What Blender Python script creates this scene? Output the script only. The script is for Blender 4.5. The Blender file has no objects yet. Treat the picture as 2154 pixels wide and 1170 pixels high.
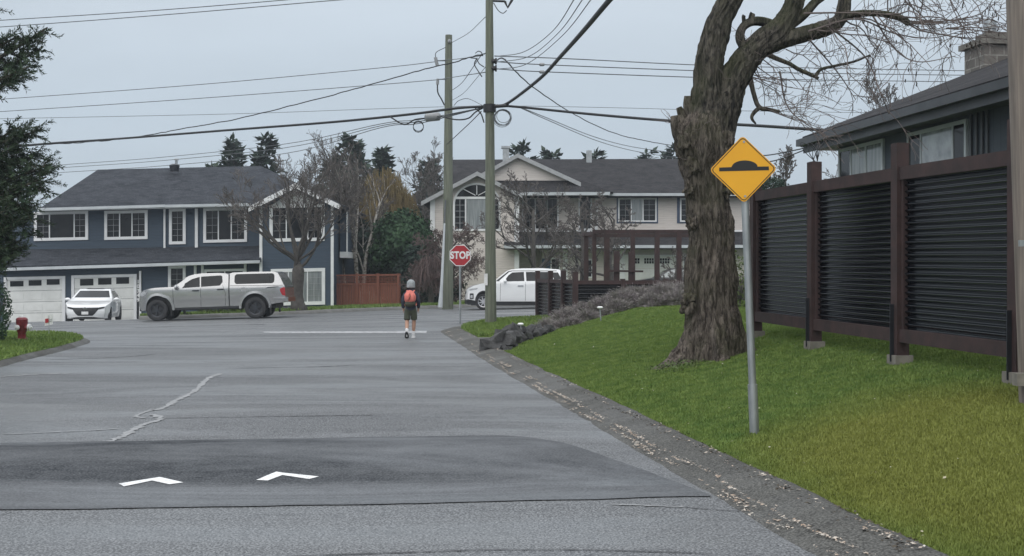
import bpy, bmesh, math, random
import numpy as np
from mathutils import Vector, Matrix, noise as mnoise
R = math.radians
C = bpy.context.scene.collection
scene = bpy.context.scene
F = 2600.0; CX = 1077.0; HY = 580.0; EYE = 1.5
def P(px, py, Y): return Vector(((px-CX)/F*Y, Y, EYE+(HY-py)/F*Y))
def X(px, Y): return (px-CX)/F*Y
def Zp(py, Y): return EYE+(HY-py)/F*Y
SD = Vector((-.1379, .9904)); SN = Vector((.9904, .1379))
def S(l, s): v = SN*l+SD*s; return (v.x, v.y)
def LS(x, y): return (x*SN.x+y*SN.y, x*SD.x+y*SD.y)
def smooth(a, b, t):
    t = min(1, max(0, (t-a)/(b-a))); return t*t*(3-2*t)
def G(x, y):
    xc = min(18, max(-45, x))
    g = smooth(18, 42, y)*.025*(xc+6.8)
    g += smooth(47, 56, y)*.025*min(xc+7.2, 0)
    return g
def HL(x, y):                                   # the raised lawn on the right
    l, s = LS(x, y)
    k = .168+.035*smooth(12, 22, s)
    a = max(0, min(l, 6.3)-3.05)
    return G(x, y)+.055+k*a*smooth(-.2, .5, a)+.05*max(0, l-6.3)
def ground_at(px, py, f=G, add=0):
    Y = 30.
    for _ in range(40):
        h = f(X(px, Y), Y)+add; Y = Y*.5+.5*(EYE-h)*F/(py-HY)
    return Vector((X(px, Y), Y, f(X(px, Y), Y)+add))

# ---------------------------------------------------------------- materials
def newmat(name):
    m = bpy.data.materials.new(name); m.use_nodes = True
    nt = m.node_tree; b = nt.nodes['Principled BSDF']
    return m, nt, b
def N(nt, t, **kw):
    n = nt.nodes.new(t)
    for k, v in kw.items():
        if k.startswith('i_'):
            n.inputs[k[2:].replace('_', ' ')].default_value = v
        else: setattr(n, k, v)
    return n
def coords(nt, scale=(1, 1, 1), rot=(0, 0, 0), kind='Object'):
    tc = N(nt, 'ShaderNodeTexCoord'); mp = N(nt, 'ShaderNodeMapping')
    mp.inputs['Scale'].default_value = scale; mp.inputs['Rotation'].default_value = rot
    nt.links.new(tc.outputs[kind], mp.inputs['Vector']); return mp.outputs['Vector']
def mixc(nt, fac, a, b, mode='MIX'):
    m = N(nt, 'ShaderNodeMix', data_type='RGBA', blend_type=mode)
    for i, v in ((0, fac), (6, a), (7, b)):
        if hasattr(v, 'links'): nt.links.new(v, m.inputs[i])
        elif i == 0: m.inputs[0].default_value = v
        else: m.inputs[i].default_value = (*v[:3], 1)
    return m.outputs[2]
def ramp(nt, src, stops):
    r = N(nt, 'ShaderNodeValToRGB'); e = r.color_ramp.elements
    while len(e) < len(stops): e.new(.5)
    for q, (p, c) in zip(e, stops):
        q.position = p; q.color = (c, c, c, 1) if not hasattr(c, '__len__') else (*c, 1)
    nt.links.new(src, r.inputs[0]); return r.outputs['Color']
def noise(nt, vec, scale, detail=4, rough=.55, dist=0):
    n = N(nt, 'ShaderNodeTexNoise'); n.inputs['Scale'].default_value = scale
    n.inputs['Detail'].default_value = detail; n.inputs['Roughness'].default_value = rough; n.inputs['Distortion'].default_value = dist
    nt.links.new(vec, n.inputs['Vector']); return n.outputs['Fac']
def bump(nt, h, strength, dist, nrm=None):
    b = N(nt, 'ShaderNodeBump'); b.inputs['Strength'].default_value = strength; b.inputs['Distance'].default_value = dist
    nt.links.new(h, b.inputs['Height'])
    if nrm: nt.links.new(nrm, b.inputs['Normal'])
    return b.outputs['Normal']
def math_(nt, op, a, b=None, c=None):
    m = N(nt, 'ShaderNodeMath', operation=op)
    for i, v in enumerate((a, b, c)):
        if v is None: continue
        if hasattr(v, 'links'): nt.links.new(v, m.inputs[i])
        else: m.inputs[i].default_value = v
    return m.outputs[0]
def simple(name, col, col2=None, rough=.7, metal=0, scale=6, det=4, bmp=0, bscale=30, bdist=.01, stretch=(1, 1, 1), lo=.35, hi=.65, spec=.5, coat=0):
    m, nt, b = newmat(name)
    v = coords(nt, stretch)
    if col2 is None: col2 = tuple(c*.8 for c in col)
    n = noise(nt, v, scale, det)
    nt.links.new(mixc(nt, ramp(nt, n, [(lo, 0.), (hi, 1.)]), col, col2), b.inputs['Base Color'])
    b.inputs['Roughness'].default_value = rough; b.inputs['Metallic'].default_value = metal
    b.inputs['Specular IOR Level'].default_value = spec; b.inputs['Coat Weight'].default_value = coat
    if bmp: nt.links.new(bump(nt, noise(nt, v, bscale, 5), bmp, bdist), b.inputs['Normal'])
    return m
def siding(name, col, pitch=.13, vertical=False, dark=.72):
    m, nt, b = newmat(name); v = coords(nt)
    sp = N(nt, 'ShaderNodeSeparateXYZ'); nt.links.new(v, sp.inputs[0])
    ax = sp.outputs['Y'] if vertical else sp.outputs['Z']
    f = math_(nt, 'FRACT', math_(nt, 'DIVIDE', ax, pitch))
    n = noise(nt, coords(nt, (.6, .6, 6)), 3, 5)
    base = mixc(nt, ramp(nt, n, [(.3, 0.), (.7, 1.)]), col, tuple(c*.82 for c in col))
    seam = ramp(nt, f, [(0, 1.), (.07, 0.)])
    nt.links.new(mixc(nt, seam, base, tuple(c*(1-dark*.6) for c in col)), b.inputs['Base Color'])
    b.inputs['Roughness'].default_value = .65
    nt.links.new(bump(nt, math_(nt, 'SUBTRACT', 1., f), .9, .02), b.inputs['Normal']); return m
def shingle(name, c1, c2):
    m, nt, b = newmat(name); v = coords(nt)
    br = N(nt, 'ShaderNodeTexBrick'); br.inputs['Scale'].default_value = 1
    br.inputs['Brick Width'].default_value = .3; br.inputs['Row Height'].default_value = .07
    br.inputs['Mortar Size'].default_value = .006; br.inputs['Color1'].default_value = (*c1, 1); br.inputs['Color2'].default_value = (*c2, 1)
    br.inputs['Mortar'].default_value = (*[c*.35 for c in c1], 1)
    sp = N(nt, 'ShaderNodeSeparateXYZ'); nt.links.new(v, sp.inputs[0]); cb = N(nt, 'ShaderNodeCombineXYZ')
    nt.links.new(math_(nt, 'ADD', sp.outputs['X'], math_(nt, 'MULTIPLY', sp.outputs['Y'], .37)), cb.inputs['X']); nt.links.new(sp.outputs['Z'], cb.inputs['Y'])
    nt.links.new(cb.outputs[0], br.inputs['Vector'])
    n = noise(nt, v, 1.3, 6, .7); n2 = noise(nt, v, 14, 3)
    c = mixc(nt, ramp(nt, n, [(.3, 0.), (.75, .75)]), br.outputs['Color'], tuple(c*1.5 for c in c2))
    c = mixc(nt, ramp(nt, n2, [(.4, 0.), (.75, .7)]), c, tuple(c*.6 for c in c1))
    nt.links.new(c, b.inputs['Base Color']); b.inputs['Roughness'].default_value = .95; b.inputs['Specular IOR Level'].default_value = .15
    nt.links.new(bump(nt, noise(nt, v, 25, 4), .5, .02), b.inputs['Normal']); return m
M = {}
def asphalt(name, base, dark, grainy=.35, rr_=(.34, .75), ss_=(.62, .22)):
    m, nt, b = newmat(name)
    v = coords(nt); vs = coords(nt, (.22, 1.5, 1), (0, 0, R(-7.93)))
    big = noise(nt, vs, .55, 6, .6, .6); fine = noise(nt, v, 70, 3, .7); mid = noise(nt, v, 6, 5)
    c = mixc(nt, ramp(nt, big, [(.36, 0.), (.66, 1.)]), dark, base)
    c = mixc(nt, ramp(nt, mid, [(.35, 0.), (.7, .45)]), c, tuple(x*1.25 for x in base))
    vo = N(nt, 'ShaderNodeTexVoronoi'); vo.inputs['Scale'].default_value = 55; nt.links.new(v, vo.inputs['Vector'])
    c = mixc(nt, ramp(nt, vo.outputs['Distance'], [(.2, grainy), (.75, 0.)]), c, tuple(x*2.1 for x in base))
    c = mixc(nt, ramp(nt, fine, [(.38, grainy*1.3), (.55, 0.)]), c, tuple(x*.45 for x in dark))
    nt.links.new(c, b.inputs['Base Color'])
    wet = noise(nt, coords(nt, (.3, 1.1, 1), (0, 0, R(-9))), .42, 5, .62, 1.2)
    nt.links.new(ramp(nt, wet, [(.4, rr_[0]), (.58, rr_[1])]), b.inputs['Roughness']); nt.links.new(ramp(nt, wet, [(.4, ss_[0]), (.58, ss_[1])]), b.inputs['Specular IOR Level'])
    nt.links.new(bump(nt, fine, .35, .006, bump(nt, vo.outputs['Distance'], .3, .006)), b.inputs['Normal']); return m
M['asphalt'] = asphalt('asphalt', (.15, .155, .16), (.075, .08, .088), .85)
M['hump'] = asphalt('hump_asphalt', (.108, .113, .12), (.034, .038, .044), .35, (.3, .8), (.5, .0))
M['berm'] = asphalt('berm_asphalt', (.1, .099, .092), (.05, .05, .048), .6, (.6, .85), (.3, .15))
M['sealant'] = simple('sealant', (.33, .335, .34), (.2, .205, .21), rough=.6, scale=15)
M['crackdark'] = simple('crack', (.045, .047, .05), (.07, .07, .075), rough=.8, scale=8)
M['roadpaint'] = simple('roadpaint', (.8, .8, .8), (.45, .45, .45), rough=.5, scale=38, det=7, lo=.52, hi=.7)
M['oldpaint'] = simple('oldpaint', (.45, .46, .47), (.2, .2, .21), rough=.6, scale=9, det=8, lo=.42, hi=.6)
M['concrete'] = simple('concrete', (.25, .23, .2), (.16, .15, .13), rough=.9, scale=5, bmp=.3)
M['path'] = simple('pathconcrete', (.17, .17, .165), (.12, .12, .115), rough=.85, scale=4, bmp=.3)
M['soil'] = simple('soil', (.055, .045, .035), (.09, .075, .055), rough=.95, scale=7, bmp=.8, bscale=25, bdist=.04)
M['earth'] = simple('earth', (.05, .07, .035), (.08, .075, .045), rough=.95, scale=1)
def grassmat(name, blades=False, far=False):
    m, nt, b = newmat(name); v = coords(nt)
    n1 = noise(nt, v, .55, 4, .6); n2 = noise(nt, v, 5, 4); n3 = noise(nt, v, 40, 3, .7)
    g = mixc(nt, ramp(nt, n2, [(.3, 0.), (.7, 1.)]), (.088, .155, .036), (.175, .245, .062))
    # dry, olive patch on the near part of the lawn
    sp = N(nt, 'ShaderNodeSeparateXYZ'); nt.links.new(v, sp.inputs[0])
    dx = math_(nt, 'DIVIDE', math_(nt, 'SUBTRACT', sp.outputs['X'], 3.5), 1.7); dy = math_(nt, 'DIVIDE', math_(nt, 'SUBTRACT', sp.outputs['Y'], 8.6), 3.0)
    rr = math_(nt, 'ADD', math_(nt, 'MULTIPLY', dx, dx), math_(nt, 'MULTIPLY', dy, dy))
    f = ramp(nt, math_(nt, 'ADD', rr, math_(nt, 'MULTIPLY', n1, -1.0)), [(-.0, .6), (.8, 0.)])
    if not far: g = mixc(nt, f, g, (.235, .225, .05))
    g = mixc(nt, ramp(nt, n1, [(.5, 0.), (.85, .25)]), g, (.2, .25, .055))
    g = mixc(nt, ramp(nt, n3, [(.55, 0.), (.8, .5)]), g, (.05, .075, .02) if not blades else (.28, .29, .1))
    nt.links.new(g, b.inputs['Base Color']); b.inputs['Roughness'].default_value = .7
    b.inputs['Specular IOR Level'].default_value = .25
    if not blades: nt.links.new(bump(nt, n3, .8, .03), b.inputs['Normal'])
    return m
M['lawn'] = grassmat('lawn_grass'); M['blade'] = grassmat('grass_blades', True); M['verge'] = grassmat('verge_grass', far=True)
M['vergeblade'] = grassmat('verge_blades', True, True)
def bark(name, c1, c2, moss=None, sc=1., b_=1.):
    m, nt, b = newmat(name); v = coords(nt, (1, 1, .22))
    n = noise(nt, v, 17*sc, 8, .75, .9); n2 = noise(nt, coords(nt), 2.2, 4)
    c = mixc(nt, ramp(nt, n, [(.42, 0.), (.6, 1.)]), c2, c1)
    if moss:
        ge = N(nt, 'ShaderNodeNewGeometry'); s2 = N(nt, 'ShaderNodeSeparateXYZ'); nt.links.new(ge.outputs['Normal'], s2.inputs[0])
        mf = math_(nt, 'MULTIPLY', ramp(nt, n2, [(.42, 0.), (.6, .8)]), math_(nt, 'ADD', .45, math_(nt, 'MULTIPLY', s2.outputs['Z'], .5)))
        c = mixc(nt, mf, c, moss)
    nt.links.new(c, b.inputs['Base Color']); b.inputs['Roughness'].default_value = .9
    b.inputs['Specular IOR Level'].default_value = .2
    nt.links.new(bump(nt, n, .9*b_, .05), b.inputs['Normal']); return m
M['bark'] = bark('big_bark', (.21, .18, .155), (.03, .024, .021), (.05, .055, .025), 1.3)
M['limbbark'] = bark('limb_bark', (.15, .135, .112), (.022, .021, .02), (.04, .05, .018), 1.)
M['twig'] = simple('twig', (.11, .09, .085), (.17, .14, .13), rough=.9, scale=2)
M['pod'] = simple('pod', (.035, .025, .02), rough=.9)
M['farbark'] = simple('farbark', (.085, .078, .07), (.05, .046, .042), rough=.9, scale=8)
M['greytwig'] = simple('greytwig', (.135, .12, .11), (.085, .075, .07), rough=.9, scale=2)
M['birch'] = simple('birch', (.38, .36, .33), (.16, .14, .12), rough=.8, scale=6, stretch=(1, 1, 1.5), lo=.5, hi=.6)
M['willow'] = simple('willow', (.22, .165, .07), (.13, .1, .045), rough=.9, scale=2)
M['redtwig'] = simple('redtwig', (.15, .105, .1), (.1, .075, .07), rough=.9, scale=2)
def leafmat(name, c1, c2, sc=3):
    m = simple(name, c1, c2, rough=.65, scale=sc, det=3, spec=.3); return m
M['fir'] = leafmat('fir', (.018, .04, .022), (.04, .065, .03))
M['farfir'] = leafmat('farfir', (.02, .042, .03), (.035, .055, .035), 1)
M['laurel'] = leafmat('laurel', (.022, .056, .025), (.036, .078, .032), 1.2)
M['darkhedge'] = leafmat('darkhedge', (.012, .03, .022), (.025, .045, .03), 1)
M['lavender'] = leafmat('lavender', (.3, .265, .275), (.17, .17, .14), 2.5)
M['ivy'] = leafmat('ivy', (.07, .11, .035), (.11, .14, .05), 6)
M['bluesiding'] = siding('blue_siding', (.033, .057, .088)); M['greysiding'] = siding('taupe_siding', (.63, .58, .54), .115, dark=.5)
M['vertsiding'] = siding('board_siding', (.06, .085, .12), .22, True, .9)
M['roof_blue'] = shingle('roof_blue', (.02, .024, .031), (.058, .063, .074)); M['roof_grey'] = shingle('roof_grey', (.017, .017, .02), (.048, .047, .05))
M['white'] = simple('white_trim', (.78, .79, .8), (.68, .69, .7), rough=.5, scale=2)
M['garage'] = simple('garage_white', (.72, .73, .71), (.64, .65, .63), rough=.5, scale=2)
M['gutter'] = simple('gutter', (.5, .53, .55), (.42, .45, .47), rough=.45, scale=2)
M['darkgutter'] = simple('darkgutter', (.075, .08, .09), (.05, .055, .062), rough=.5, scale=2)
M['glass'] = simple('glass', (.005, .007, .009), (.018, .018, .02), rough=.05, scale=1.3, spec=.3)
M['curtain'] = simple('curtained_glass', (.3, .32, .32), (.16, .18, .19), rough=.12, scale=3, stretch=(6, 6, .3), spec=.9)  # curtain tone, lightened also to stand for the bungalow panes' bright reflection
M['door_blue'] = simple('door_blue', (.05, .08, .14), rough=.5)
M['cedar'] = simple('cedar', (.24, .085, .055), (.17, .06, .042), rough=.8, scale=6, stretch=(8, 8, .4))
def plank(name, c1, c2, stretch): 
    return simple(name, c1, c2, rough=.75, scale=5, det=6, stretch=stretch, bmp=.5, bscale=12, bdist=.006)
M['stain'] = plank('dark_stain', (.053, .029, .028), (.03, .018, .018), (1, 1, 1))
M['corrug'] = simple('corrugated', (.003, .005, .008), (.006, .008, .012), rough=.14, scale=3, stretch=(1, 1, 8), spec=.55)
M['galv'] = simple('galvanised', (.42, .44, .45), (.3, .32, .33), rough=.42, metal=.7, scale=9, stretch=(1, 1, .4))
M['polewood'] = plank('pole_wood', (.16, .175, .13), (.095, .105, .08), (5, 5, .25)); M['polegrey'] = plank('pole_grey', (.25, .21, .18), (.13, .11, .095), (5, 5, .25))
M['black'] = simple('black', (.012, .012, .014), rough=.5); M['cable'] = simple('cable', (.02, .021, .024), rough=.6)
M['wire'] = simple('wire', (.13, .14, .15), rough=.6, metal=.3)
M['porc'] = simple('porcelain', (.3, .31, .32), rough=.4)
M['yellow'] = simple('sign_yellow', (.85, .42, .015), (.78, .37, .012), rough=.4, scale=2)
M['stopred'] = simple('stop_red', (.42, .02, .03), rough=.45); M['signwhite'] = simple('sign_white', (.8, .8, .8), rough=.45)
M['hydrant'] = simple('hydrant_red', (.24, .025, .035), (.17, .02, .028), rough=.5, scale=14)
M['rock'] = simple('rock', (.085, .085, .085), (.03, .03, .032), rough=.95, scale=5, bmp=.9, bscale=14, bdist=.04)
M['silver'] = simple('silver_paint', (.43, .43, .435), (.4, .4, .405), rough=.24, metal=.85, scale=1, coat=.6)
M['carwhite'] = simple('car_white', (.8, .81, .82), (.77, .78, .79), rough=.25, scale=1, coat=.8)
M['cardark'] = simple('car_dark', (.02, .02, .024), rough=.3, coat=.2)
M['plastic'] = simple('plastic', (.02, .021, .024), rough=.55); M['tyre'] = simple('tyre', (.022, .023, .026), (.035, .035, .037), rough=.85, scale=12)
M['rimdark'] = simple('rim_dark', (.05, .055, .065), rough=.4, metal=.6); M['rim'] = simple('rim', (.6, .6, .62), rough=.3, metal=.8)
M['chrome'] = simple('chrome', (.75, .75, .76), rough=.15, metal=1); M['lamp'] = simple('lamp_lens', (.55, .56, .58), (.3, .31, .33), rough=.12, scale=10)
M['redlens'] = simple('red_lens', (.4, .012, .02), rough=.2, spec=.8)
M['skin'] = simple('skin', (.46, .27, .19), (.42, .24, .17), rough=.55); M['jacket'] = simple('jacket', (.022, .028, .05), (.035, .04, .06), rough=.8, scale=9, bmp=.4)
M['shorts'] = simple('shorts', (.065, .075, .05), (.045, .052, .035), rough=.85, scale=8, bmp=.4); M['coral'] = simple('coral', (.72, .2, .16), (.6, .16, .13), rough=.7, scale=9, bmp=.5, bscale=8, bdist=.02)
M['knit'] = simple('knit', (.36, .39, .4), (.24, .26, .27), rough=.95, scale=30, bmp=.5, bscale=60); M['sock'] = simple('sock', (.75, .75, .76), rough=.9)
M['olive'] = simple('olive', (.06, .06, .04), rough=.8); M['leaf'] = simple('dead_leaf', (.36, .26, .19), (.58, .54, .48), rough=.9, scale=14)
M['chimney'] = simple('chimney_block', (.2, .19, .17), (.12, .115, .105), rough=.95, scale=6, bmp=.5)
M['greybarge'] = simple('greybarge', (.36, .37, .38), rough=.6)

# ---------------------------------------------------------------- mesh builder
class MB:
    def __init__(s): s.v = []; s.f = []
    def add(s, vs, fs):
        o = len(s.v); s.v += [tuple(v) for v in vs]; s.f += [tuple(i+o for i in f) for f in fs]; return s
    def box(s, c, d, rz=0, rot=None):
        m = rot or Matrix.Rotation(rz, 3, 'Z'); c = Vector(c); vs = []
        for k in range(8): vs.append(c+m@Vector(((k&1)-.5, ((k>>1)&1)-.5, ((k>>2)&1)-.5))*1 if False else c+m@Vector((((k&1)-.5)*d[0], (((k>>1)&1)-.5)*d[1], (((k>>2)&1)-.5)*d[2])))
        return s.add(vs, [(0, 2, 3, 1), (4, 5, 7, 6), (0, 1, 5, 4), (2, 6, 7, 3), (0, 4, 6, 2), (1, 3, 7, 5)])
    def tube(s, pts, rad, n=8, cap=True, fn=None):
        pts = [Vector(p) for p in pts]; k = len(pts)
        if not hasattr(rad, '__len__'): rad = [rad]*k
        o = len(s.v); up = None
        for i, p in enumerate(pts):
            t = (pts[min(i+1, k-1)]-pts[max(i-1, 0)])
            if t.length < 1e-9: t = Vector((0, 0, 1))
            t.normalize()
            if up is None:
                up = Vector((1, 0, 0)) if abs(t.x) < .8 else Vector((0, 1, 0))
            a = (up-t*up.dot(t)); a.normalize(); up = a; b = t.cross(a)
            for j in range(n):
                th = 2*math.pi*j/n; q = p+(a*math.cos(th)+b*math.sin(th))*rad[i]
                if fn: q = fn(q, p, rad[i], th)
                s.v.append(tuple(q))
        for i in range(k-1):
            for j in range(n):
                j2 = (j+1)%n; s.f.append((o+i*n+j, o+i*n+j2, o+(i+1)*n+j2, o+(i+1)*n+j))
        if cap and n > 2:
            s.f.append(tuple(o+j for j in range(n))[::-1]); s.f.append(tuple(o+(k-1)*n+j for j in range(n)))
        return s
    def prism(s, poly, a, b, axis='y'):
        """poly of 2-D points extruded from a to b along axis; (u,v) -> other two axes in order"""
        n = len(poly)
        def mk(u, v, w): return {'y': (u, w, v), 'x': (w, u, v), 'z': (u, v, w)}[axis]
        s.add([mk(u, v, a) for u, v in poly]+[mk(u, v, b) for u, v in poly],
              [tuple(range(n)), tuple(range(2*n-1, n-1, -1))]+[(i, n+i, n+(i+1)%n, (i+1)%n) for i in range(n)])
        return s
    def quad(s, *p): return s.add(p, [tuple(range(len(p)))])
    def slab(s, pts, thick, nrm=None):
        """flat polygon in 3-D given thickness along its normal (downwards)"""
        pts = [Vector(p) for p in pts]
        nn = nrm or (pts[1]-pts[0]).cross(pts[2]-pts[0]).normalized(); n = len(pts)
        return s.add(pts+[p-nn*thick for p in pts], [tuple(range(n)), tuple(range(2*n-1, n-1, -1))]+[(i, n+i, n+(i+1)%n, (i+1)%n) for i in range(n)])
    def ico(s, c, r, sub=1, jit=0, seed=0, squash=(1, 1, 1)):
        bm = bmesh.new(); bmesh.ops.create_icosphere(bm, subdivisions=sub, radius=1)
        vs = []
        for v in bm.verts:
            q = v.co.copy(); q *= 1+jit*mnoise.noise(q*1.7+Vector((seed*7.3, seed*1.1, 0)))
            vs.append(Vector(c)+Vector((q.x*squash[0], q.y*squash[1], q.z*squash[2]))*r)
        s.add(vs, [[v.index for v in f.verts] for f in bm.faces]); bm.free(); return s
    def build(s, name, mat, parent=None, sm=False, world=False, label=None):
        me = bpy.data.meshes.new(name)
        if world and parent is not None:
            im = WM[parent.name].inverted(); vv = [tuple(im@Vector(v)) for v in s.v]
        else: vv = s.v
        me.from_pydata(vv, [], s.f)
        bm = bmesh.new(); bm.from_mesh(me); bmesh.ops.recalc_face_normals(bm, faces=bm.faces); bm.to_mesh(me); bm.free()
        if sm:
            me.shade_smooth()
            if sm != 'all': me.set_sharp_from_angle(angle=R(38))
        o = bpy.data.objects.new(name, me); C.objects.link(o); me.materials.append(M[mat] if isinstance(mat, str) else mat)
        if parent is not None: o.parent = parent
        if label: o['label'] = label
        return o
WM = {}
def thing(name, label, cat, loc=(0, 0, 0), rz=0, group=None):
    o = bpy.data.objects.new(name, None); C.objects.link(o); o.location = loc; o.rotation_euler = (0, 0, rz)
    o.empty_display_size = .2
    o['label'] = label; o['category'] = cat
    if group: o['group'] = group
    WM[o.name] = Matrix.Translation(Vector(loc))@Matrix.Rotation(rz, 4, 'Z'); return o
def tag(o, label, cat, group=None, kind=None):
    if label: o['label'] = label
    if cat: o['category'] = cat
    if group: o['group'] = group
    if kind: o['kind'] = kind
    return o
def struct(o, label=None):
    o['kind'] = 'structure'
    if label: o['label'] = label
    return o
def sheet(name, poly, cell, zf, mat, skirt=0, lift=0):
    bm = bmesh.new(); vs = [bm.verts.new((x, y, 0)) for x, y in poly]; bm.faces.new(vs)
    x0, x1 = min(p[0] for p in poly), max(p[0] for p in poly); y0, y1 = min(p[1] for p in poly), max(p[1] for p in poly)
    for ax, a, b in ((0, x0, x1), (1, y0, y1)):
        t = a+cell
        while t < b-1e-4:
            co = (t, 0, 0) if ax == 0 else (0, t, 0); no = (1, 0, 0) if ax == 0 else (0, 1, 0)
            bmesh.ops.bisect_plane(bm, geom=bm.verts[:]+bm.edges[:]+bm.faces[:], plane_co=co, plane_no=no); t += cell
    bmesh.ops.triangulate(bm, faces=[f for f in bm.faces if len(f.verts) > 4])
    for v in bm.verts: v.co.z = zf(v.co.x, v.co.y)+lift
    bmesh.ops.recalc_face_normals(bm, faces=bm.faces)
    for f in bm.faces:
        if f.normal.z < 0: f.normal_flip()
    if skirt:
        ed = [e for e in bm.edges if e.is_boundary]; r = bmesh.ops.extrude_edge_only(bm, edges=ed)
        for v in [g for g in r['geom'] if isinstance(g, bmesh.types.BMVert)]: v.co.z -= skirt
    me = bpy.data.meshes.new(name); bm.to_mesh(me); bm.free(); me.shade_smooth(); me.set_sharp_from_angle(angle=R(50))
    o = bpy.data.objects.new(name, me); C.objects.link(o); me.materials.append(M[mat]); return o
def catmull(pts, n=6):
    pts = [Vector(p) for p in pts]
    if len(pts) < 3: return pts
    out = []; q = [pts[0]*2-pts[1]]+pts+[pts[-1]*2-pts[-2]]
    for i in range(1, len(q)-2):
        for k in range(n):
            t = k/n; a, b, c, d = q[i-1], q[i], q[i+1], q[i+2]
            out.append(.5*((2*b)+(-a+c)*t+(2*a-5*b+4*c-d)*t*t+(-a+3*b-3*c+d)*t**3))
    out.append(pts[-1]); return out
def copy_tree(o, loc, rz=0, sc=None):
    r = o.copy(); C.objects.link(r); r.location = loc; r.rotation_euler = (0, 0, rz)
    if sc: r.scale = (sc, sc, sc) if not hasattr(sc, '__len__') else sc
    for ch in [c for c in bpy.data.objects if c.parent == o]:
        c = ch.copy(); C.objects.link(c); c.parent = r
        for g in [g for g in bpy.data.objects if g.parent == ch]:
            d = g.copy(); C.objects.link(d); d.parent = c
    return r
M['painted_reflection'] = simple('painted_reflection', (.42, .44, .46), (.1, .11, .12), rough=.08, scale=2.2, spec=1)  # pale base colour stands in for the bright reflection in the bungalow window
def blockmat():
    m, nt, b = newmat('chimney_blocks'); v = coords(nt); sp = N(nt, 'ShaderNodeSeparateXYZ'); nt.links.new(v, sp.inputs[0]); cb = N(nt, 'ShaderNodeCombineXYZ')
    nt.links.new(math_(nt, 'ADD', sp.outputs['X'], sp.outputs['Y']), cb.inputs['X']); nt.links.new(sp.outputs['Z'], cb.inputs['Y'])
    br = N(nt, 'ShaderNodeTexBrick'); nt.links.new(cb.outputs[0], br.inputs['Vector']); br.inputs['Scale'].default_value = 1; br.inputs['Brick Width'].default_value = .3; br.inputs['Row Height'].default_value = .17; br.inputs['Mortar Size'].default_value = .012
    br.inputs['Color1'].default_value = (.2, .185, .17, 1); br.inputs['Color2'].default_value = (.13, .12, .11, 1); br.inputs['Mortar'].default_value = (.3, .29, .27, 1)
    nt.links.new(mixc(nt, ramp(nt, noise(nt, v, 9), [(.4, 0.), (.7, .6)]), br.outputs['Color'], (.1, .095, .085)), b.inputs['Base Color']); b.inputs['Roughness'].default_value = .95; return m
M['chimneyblk'] = blockmat()

M['fleck'] = simple('fleck', (.5, .5, .42), (.35, .3, .18), rough=.8, scale=9)
# ---------------------------------------------------------------- camera, light, sky
cam = bpy.data.cameras.new('camera'); co = bpy.data.objects.new('camera', cam); C.objects.link(co)
cam.sensor_width = 36; cam.lens = F/2154*36; cam.shift_y = -5/2154; cam.clip_end = 3000; cam.clip_start = .05
co.location = (0, 0, EYE); co.rotation_euler = (R(90), 0, 0); scene.camera = co
w = bpy.data.worlds.new('World'); scene.world = w; w.use_nodes = True; nt = w.node_tree; nt.nodes.clear()
SUN_EL, SUN_ROT = R(48), R(200)
sky = N(nt, 'ShaderNodeTexSky', sky_type='NISHITA'); sky.sun_disc = False; sky.sun_elevation = SUN_EL; sky.sun_rotation = SUN_ROT
sky.dust_density = 4; sky.air_density = 1.5
b1 = N(nt, 'ShaderNodeBackground'); b1.inputs[1].default_value = .08; nt.links.new(sky.outputs[0], b1.inputs[0])
tc = N(nt, 'ShaderNodeTexCoord'); sp = N(nt, 'ShaderNodeSeparateXYZ'); nt.links.new(tc.outputs['Generated'], sp.inputs[0])
# overcast layer: cloud deck brighter overhead than near the horizon
rp = N(nt, 'ShaderNodeValToRGB'); nt.links.new(sp.outputs['Z'], rp.inputs[0]); e = rp.color_ramp.elements
e[0].position = 0; e[0].color = (.52, .61, .69, 1); e[1].position = .12; e[1].color = (.515, .60, .69, 1)
for p, c in ((.24, (.6, .67, .745)), (.5, (.95, 1.0, 1.06)), (1., (1.35, 1.4, 1.46))):
    q = e.new(p); q.color = (*c, 1)
vv = coords(nt, (1, 1, 3.5), kind='Generated'); cl = ramp(nt, noise(nt, vv, 2.2, 5, .55, .4), [(.3, .93), (.7, 1.08)])
cc = mixc(nt, 1., rp.outputs[0], cl, 'MULTIPLY')
b2 = N(nt, 'ShaderNodeBackground'); b2.inputs[1].default_value = 1.0; nt.links.new(cc, b2.inputs[0])
mx = N(nt, 'ShaderNodeMixShader'); mx.inputs[0].default_value = .88; nt.links.new(b1.outputs[0], mx.inputs[1]); nt.links.new(b2.outputs[0], mx.inputs[2])
ow = N(nt, 'ShaderNodeOutputWorld'); nt.links.new(mx.outputs[0], ow.inputs[0])
sl = bpy.data.lights.new('sun', 'SUN'); sl.energy = 1.2; sl.angle = R(80); sl.color = (1, .96, .9)
so = bpy.data.objects.new('sun', sl); C.objects.link(so); so.rotation_euler = (R(90)-SUN_EL, 0, R(180)-SUN_ROT); so.location = (0, -10, 30)
scene.view_settings.view_transform = 'Standard'; scene.view_settings.look = 'None'; scene.view_settings.exposure = .16; scene.view_settings.gamma = 1
scene.render.engine = 'CYCLES'
m_, nt, b_ = newmat('haze'); nt.nodes.remove(b_); pv = N(nt, 'ShaderNodeVolumePrincipled'); pv.inputs['Color'].default_value = (.82, .88, .95, 1); pv.inputs['Density'].default_value = .0008; pv.inputs['Anisotropy'].default_value = .3
nt.links.new(pv.outputs[0], [n for n in nt.nodes if n.type == 'OUTPUT_MATERIAL'][0].inputs['Volume']); M['haze'] = m_

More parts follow.
